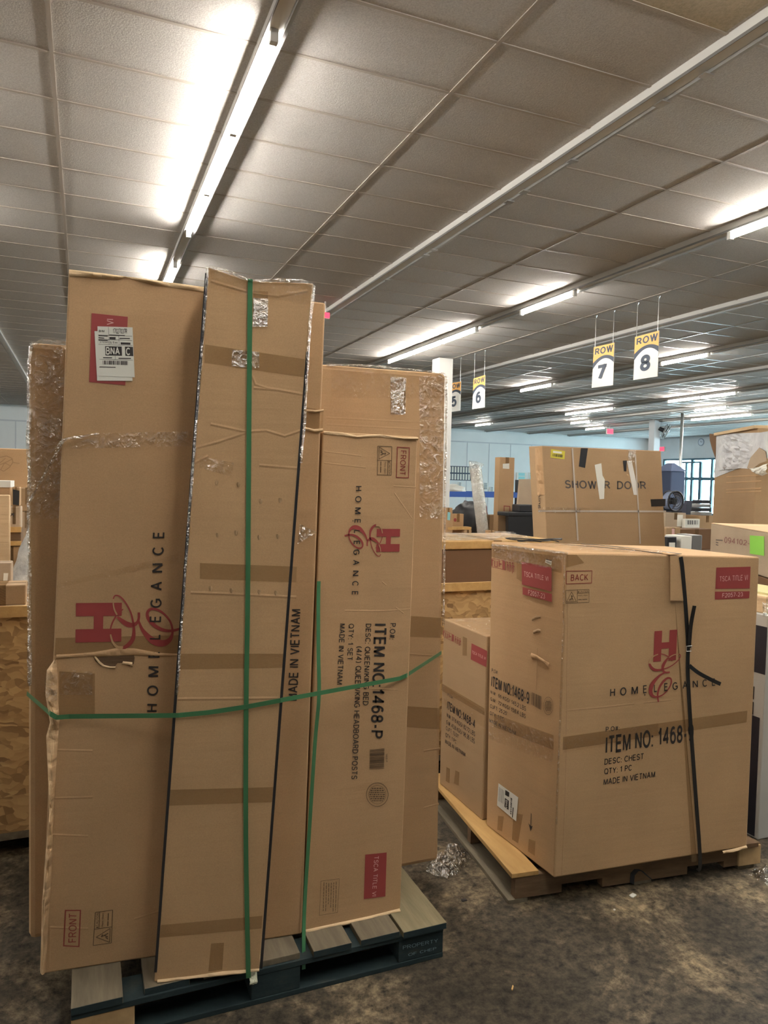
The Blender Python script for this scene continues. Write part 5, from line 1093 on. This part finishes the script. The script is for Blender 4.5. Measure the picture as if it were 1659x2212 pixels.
# ------------------------------------------------------------------ right-hand stack
zt_ = 1.52
r0_, r1_ = at_z(1536, 1131, zt_), at_z(1659, 1151, zt_)
rd = (r1_-r0_); rd.z = 0; rl = rd.length; rd.normalize(); r1_ = r0_+rd*(rl+.05); rn = Vector((-rd.y, rd.x, 0))
if rn.x < 0: rn = -rn
TB = at_z(1545, 1115, zt_); SDEP = (TB-r0_).dot(rn)
def stackbox(z0, z1, grow, mat, label, name='cardboard_box', dep=None):
    V = Vector; dep = dep or SDEP; a = r0_-rd*grow; b_ = r1_
    f4 = [V((a.x, a.y, z0)), V((b_.x, b_.y, z0)), V((b_.x, b_.y, z1)), V((a.x, a.y, z1))]
    return carton(name, label, 'carton', f4, [p+rn*dep for p in f4], mat, .006, 'cartons stacked at the right edge')
t = stackbox(1.26, zt_, 0, K['kraftg'], 'top carton of the right stack with a red number print and green sticker')
FR = Face(r0_, r1_)
m_ = MB(); RZ = lambda pts: zz(1400, 1050, 6.405, pts)
text(m_, FR, '094102-0', RZ([(1055, 785), (1470, 835), (1475, 765), (1060, 700)]), .008); m_.build('number_print', plain('faded_red', (.22, .09, .08), .7), t)
m_ = MB()
for i in range(3): line(m_, FR, RZ([(940, 745+i*32)])[0], RZ([(1035 if i == 0 else 975, 752+i*34)])[0], .008)
m_.build('small_print', plain('faded_ink', (.12, .09, .08), .7), t)
lab = sticker(t, FR, RZ([(1412, 935), (1610, 965), (1612, 695), (1412, 682)]), 'lime', 'green_sticker', .002)
MB().slab([r0_+Vector((0, 0, .001)), r1_+Vector((0, 0, .001)), r1_+rn*SDEP+Vector((0, 0, .001)), r0_+rn*SDEP+Vector((0, 0, .001))], Vector((0, 0, 1)), .004).build('lid_flap', K['edge'], t)
stackbox(1.12, 1.255, .02, K['kraftdark'], 'dark low carton under the green sticker carton')
stackbox(.86, 1.115, .0, K['kraftd'], 'mid carton of the right stack behind the appliance carton')
stackbox(.13, .855, .0, K['kraft'], 'bottom carton of the right stack, behind the appliance carton')
tp = thing('stack_pallet', 'pallet under the carton stack at the right edge', 'pallet', r0_.lerp(r1_, .5)+rn*.35-Vector((0, 0, zt_)))
m_ = MB()
def sq(u0, u1, v0, v1, z0, z1):
    g = lambda u, v, z: Vector((r0_.x+rd.x*u+rn.x*v, r0_.y+rd.y*u+rn.y*v, z)); return MB().hexa([g(u0, v0, z0), g(u1, v0, z0), g(u1, v0, z1), g(u0, v0, z1)], [g(u0, v1, z0), g(u1, v1, z0), g(u1, v1, z1), g(u0, v1, z1)])
for i in range(5): sq(0, rl+.05, i*SDEP*.21, i*SDEP*.21+.1, .108, .129).build('deck_board', K['brwood'], tp)
for u in (0, (rl-.01)/2, rl-.01): sq(u, u+.06, 0, SDEP, 0, .108).build('runner', K['brwood'], tp)
# torn carton with white lining
V = Vector
q0 = TB+rn*.03; q0.z = 0
FT = Face(q0, q0+rd)
q0 = FT.at(1540, 1100); q0.z = 0; q1 = q0+rd*.95; zt2 = FT.at(1590, 934).z; up_ = V((0, 0, zt2))
f4 = [q0, q1, q1+up_, q0+up_]
tT = carton('torn_carton', 'big torn carton showing crumpled white lining at the right edge', 'carton', f4, [p+rn*.5 for p in f4], K['kraftd'], .006)
TZ2 = lambda pts: zz(1480, 900, 7.9, pts)
lining = noisy('white_lining', [(.3, (.46, .47, .50)), (.7, (.66, .67, .68))], scale=6, rough=.6, bump=.7, bscale=8, bdist=.03)
lp = TZ2([(540, 300), (1300, 270), (1420, 250), (1420, 720), (1300, 620), (1120, 830), (1080, 890), (920, 880), (820, 920), (520, 1040), (500, 940), (530, 700)])
MB().slab(FT.q(lp, .001), FT.n, .003).build('torn_lining', lining, tT, label='exposed crumpled white lining')
crumple(tT, FT, TZ2([(600, 320), (620, 500), (600, 700), (560, 920)]), TZ2([(1180, 290), (1180, 500), (1150, 700), (980, 880)]), .03, 'lining_fold', lining, .004, 21, 12, 5)
MB().slab(FT.q(TZ2([(1150, 700), (1300, 530), (1400, 590), (1420, 760), (1300, 800), (1180, 900), (1090, 880)]), .012), FT.n, .004).build('torn_flap', K['kraftg'], tT)
crumple(tT, FT, TZ2([(1150, 900), (1210, 980), (1320, 1010), (1420, 970)]), TZ2([(1160, 880), (1260, 860), (1340, 820), (1420, 800)]), .025, 'curled_flap', K['paper'], .01, 23, 6, 4)
tb4 = [q0+rd*.03-rn*.03+up_, q1-rn*.03+up_, q1+rn*.5+up_, q0+rd*.03+rn*.5+up_]
MB().hexa(tb4, [p+V((0, 0, .025)) for p in tb4]).build('top_board', K['edge'], tT)
MB().slab(FT.q(TZ2([(470, 560), (520, 700), (540, 300), (420, 290), (430, 410)]), .0), FT.n, .004).build('torn_side', K['kraftdark'], tT)
for yy in (1030, 1130, 1250, 1300): crease(tT, FT, TZ2([(700, yy), (1300, yy-30)]), .004, h=.003)
# appliance carton
p_ = at_z(1637, 1815, 0.0); ax0, ay0 = p_.x, p_.y
za = at_y(1652, 1330, ay0).z
f4 = [V((ax0, ay0, .0)), V((ax0+.4, ay0, .0)), V((ax0+.4, ay0, za)), V((ax0, ay0, za))]
tP = carton('appliance_carton', 'printed navy and grey appliance carton standing right of the chest carton', 'carton', f4, [p+V((0, .5, 0)) for p in f4], plain('grey_print', (.50, .49, .46), .5), .005)
FP = Face(f4[0], f4[0]+V((0, .5, 0)))
AZ = lambda pts: zz(1560, 1150, 6.32, pts)
m_ = MB()
FPx = ax0-.0015
def side(y0, y1, z0, z1, m, name): MB().box(FPx, ax0-.0005, ay0+y0, ay0+y1, z0, z1).build(name, m, tP)
navy2 = plain('dark_navy_print', (.022, .022, .032), .4); brn = plain('brown_print', (.22, .14, .11), .5); viol = plain('grey_violet_print', (.12, .11, .13), .5)
side(.02, .49, 0.01, .62, navy2, 'navy_panel'); side(.0, .5, za-.30, za-.06, navy2, 'navy_panel')
side(.12, .46, za-.62, za-.52, brn, 'icon_panel'); side(.12, .46, za-.74, za-.62, viol, 'icon_panel'); side(.12, .46, za-.90, za-.78, viol, 'icon_panel')
m_ = MB()
for (cy_, cz_, r_) in [(.3, za-.63, .07)]:
    m_.poly([V((FPx-.001, ay0+cy_+r_*math.cos(a_*math.pi/10), cz_+r_*math.sin(a_*math.pi/10))) for a_ in range(20)])
for i in range(6): m_.poly([V((FPx-.001, ay0+.2+.03*(i % 3)+d_, za-.86+.03*(i//3)+e_)) for d_, e_ in [(0, 0), (.015, 0), (.015, .018), (0, .018)]])
m_.build('white_icons', K['paper'], tP)
m_ = MB()
for r_ in range(2):
    for c_ in range(2): m_.box(FPx-.0005, ax0-.0004, ay0+.06+.09*c_, ay0+.13+.09*c_, za-.44-.08*r_, za-.375-.08*r_)
m_.build('care_symbols', K['ink'], tP)
film_patch(tP, Face(f4[3]+V((0, 0, -.0)), f4[2]), [(1640, 1330), (1659, 1332), (1659, 1302), (1640, 1300)], .01, .01, 6, 6, 'filmd', 71)
o = MB().box(ax0+.02, ax0+.36, ay0+.03, ay0+.45, za, za+.09).build('flat_parcel', K['edge'], bevel=.01); tag(o, 'pale flat parcel on top of the appliance carton', 'parcel')
o = MB().box(ax0+.06, ax0+.32, ay0+.06, ay0+.4, za+.09, za+.10).build('yellow_sheet', K['paleyellow']); tag(o, 'yellow sheet on the flat parcel', 'sheet')

# ------------------------------------------------------------------ clutter before the window
gR = 'clutter before the window'
def far(px0, px1, pyt, Y, zb, d, mat, label, **k): return bg(px0, px1, pyt, Y, zb, d, mat, label, group=gR, **k)
BR = 1.072
t, F = far(1438, 1482, 1108, 8.3, BR, .5, K['kraftg'], 'pale-topped box under the drum fan')
sticker(t, F, [(1462, 1137), (1474, 1137), (1475, 1112), (1463, 1112)], 'paper')
zf = at_y(1460, 1108, 8.3).z
# drum fan on it
fcn = V((at_y(1452, 1088, 8.55).x, 8.55, zf+.005+.165)); t = thing('drum_fan', 'round drum fan seen against the shop window', 'fan', V((fcn.x, 8.55, zf+.003)), gR)
fu, fv, ax = V((1, 0, 0)), V((0, 0, 1)), V((0, 1, 0))
m_ = MB()
for d_ in (-.07, .07): disc_ring(m_, fcn+ax*d_, .15, .012)
m_.build('rim', K['darkm'], t)
m_ = MB()
for r_ in (.04, .08, .115): disc_ring(m_, fcn-ax*.08, r_, .004)
m_.build('guard', K['darkm'], t)
MB().tube([fcn-ax*.06, fcn+ax*.06], .145, 28, False).build('drum', plain('fan_shell', (.16, .2, .3), .5), t)
MB().tube([fcn-ax*.05, fcn+ax*.06], .05, 14).build('motor', K['dark'], t)
MB().box(fcn.x-.1, fcn.x+.1, 8.45, 8.65, zf+.003, zf+.02).build('foot', K['darkm'], t)
# covered stack against the glass
t = thing('covered_stack', 'dark covered pile with a peaked top in front of the window', 'covered pile', V((at_y(1463, 1040, 16).x, 16, 0)))
xa_, xb_ = at_y(1449, 1040, 16).x, at_y(1480, 1040, 16).x; zz0, zz1 = at_y(1463, 1018, 16).z, at_y(1463, 1000, 16).z; xm = (xa_+xb_)/2
cm = plain('blue_grey_cover', (.07, .09, .16), .8)
MB().hexa([V((xa_, 16, 0)), V((xb_, 16, 0)), V((xb_, 16, zz0)), V((xa_, 16, zz0))], [V((xa_, 16.6, 0)), V((xb_, 16.6, 0)), V((xb_, 16.6, zz0)), V((xa_, 16.6, zz0))]).build('cover', cm, t, bevel=.03)
MB().hexa([V((xa_-.03, 15.97, zz0)), V((xb_+.03, 15.97, zz0)), V((xm+.05, 16.2, zz1)), V((xm-.05, 16.2, zz1))], [V((xa_-.03, 16.63, zz0)), V((xb_+.03, 16.63, zz0)), V((xm+.05, 16.4, zz1)), V((xm-.05, 16.4, zz1))]).build('peak', cm, t)
dk = plain('blue_black_goods', (.03, .035, .06), .6)
t, F = far(1484, 1509, 1082, 8.75, BR, .3, dk, 'tall dark box standing beside the drum fan', tape=False)
t, F = far(1512, 1545, 1114, 8.25, BR, .3, K['kraftd'], 'brown box left of the torn carton, under the silver goods')
zg = at_y(1528, 1114, 8.25).z
for i in range(4):
    o = MB().box(at_y(1514, 1100, 8.3).x+.01*i, at_y(1538, 1100, 8.3).x-.01*i, 8.3, 8.5, zg+.002+i*.06, zg+.052+i*.06).build('silver_tray', K['steel'] if i % 2 == 0 else K['darkm'], bevel=.004)
    tag(o, ('lowest', 'second lowest', 'third from the bottom', 'topmost')[i]+' tray of the shiny tray pile beside the torn carton', 'tray', 'shiny tray pile')
t, F = far(1480, 1512, 1121, 8.22, BR, .06, K['paper'], 'white printed box between the dark box and brown box', tape=False)
m_ = MB(); bars(m_, F.q([(1485, 1133), (1508, 1133), (1508, 1124), (1485, 1124)], .002), 12, 5); m_.build('box_print', K['railg'], t)
bgx = [(1442, 1462, 1160, 6.3, 'darkm', 'dark box with a white front panel behind the shower door carton'), (1472, 1495, 1158, 6.3, 'paper', 'small white bag-like box before the window clutter'), (1496, 1517, 1156, 6.35, 'railg', 'grey bin beside the number-print carton'), (1440, 1470, 1140, 6.7, 'kraftd', 'brown box carrying a pink sticker beyond the shower door carton'), (1470, 1540, 1143, 6.9, 'kraftdark', 'long dark carton across the clutter before the window')]
for x0, x1, yt, Yd, mm, lab in bgx:
    t, F = far(x0, x1, yt, Yd, 1.0, .25, K[mm], lab, tape=mm.startswith('kraft'))
    if 'front panel' in lab: sticker(t, F, [(1445, 1185), (1458, 1185), (1458, 1172), (1445, 1172)], 'paper')
    if 'pink' in lab: sticker(t, F, [(1451, 1158), (1457, 1158), (1457, 1142), (1451, 1142)], 'pink')
t = thing('packing_table', 'wooden table under the small boxes between shower door and number cartons', 'table', (6.2, 6.6, 0))
xa_, xb_ = at_y(1430, 1180, 6.25).x, at_y(1560, 1180, 6.9).x
MB().box(xa_, xb_, 6.25, 7.3, .965, .9995).build('table_top', K['brwood'], t, bevel=.004)
for xx in (xa_+.03, xb_-.1):
    for yy in (6.29, 7.2): MB().box(xx, xx+.07, yy, yy+.07, 0, .965).build('leg', K['brwood'], t)
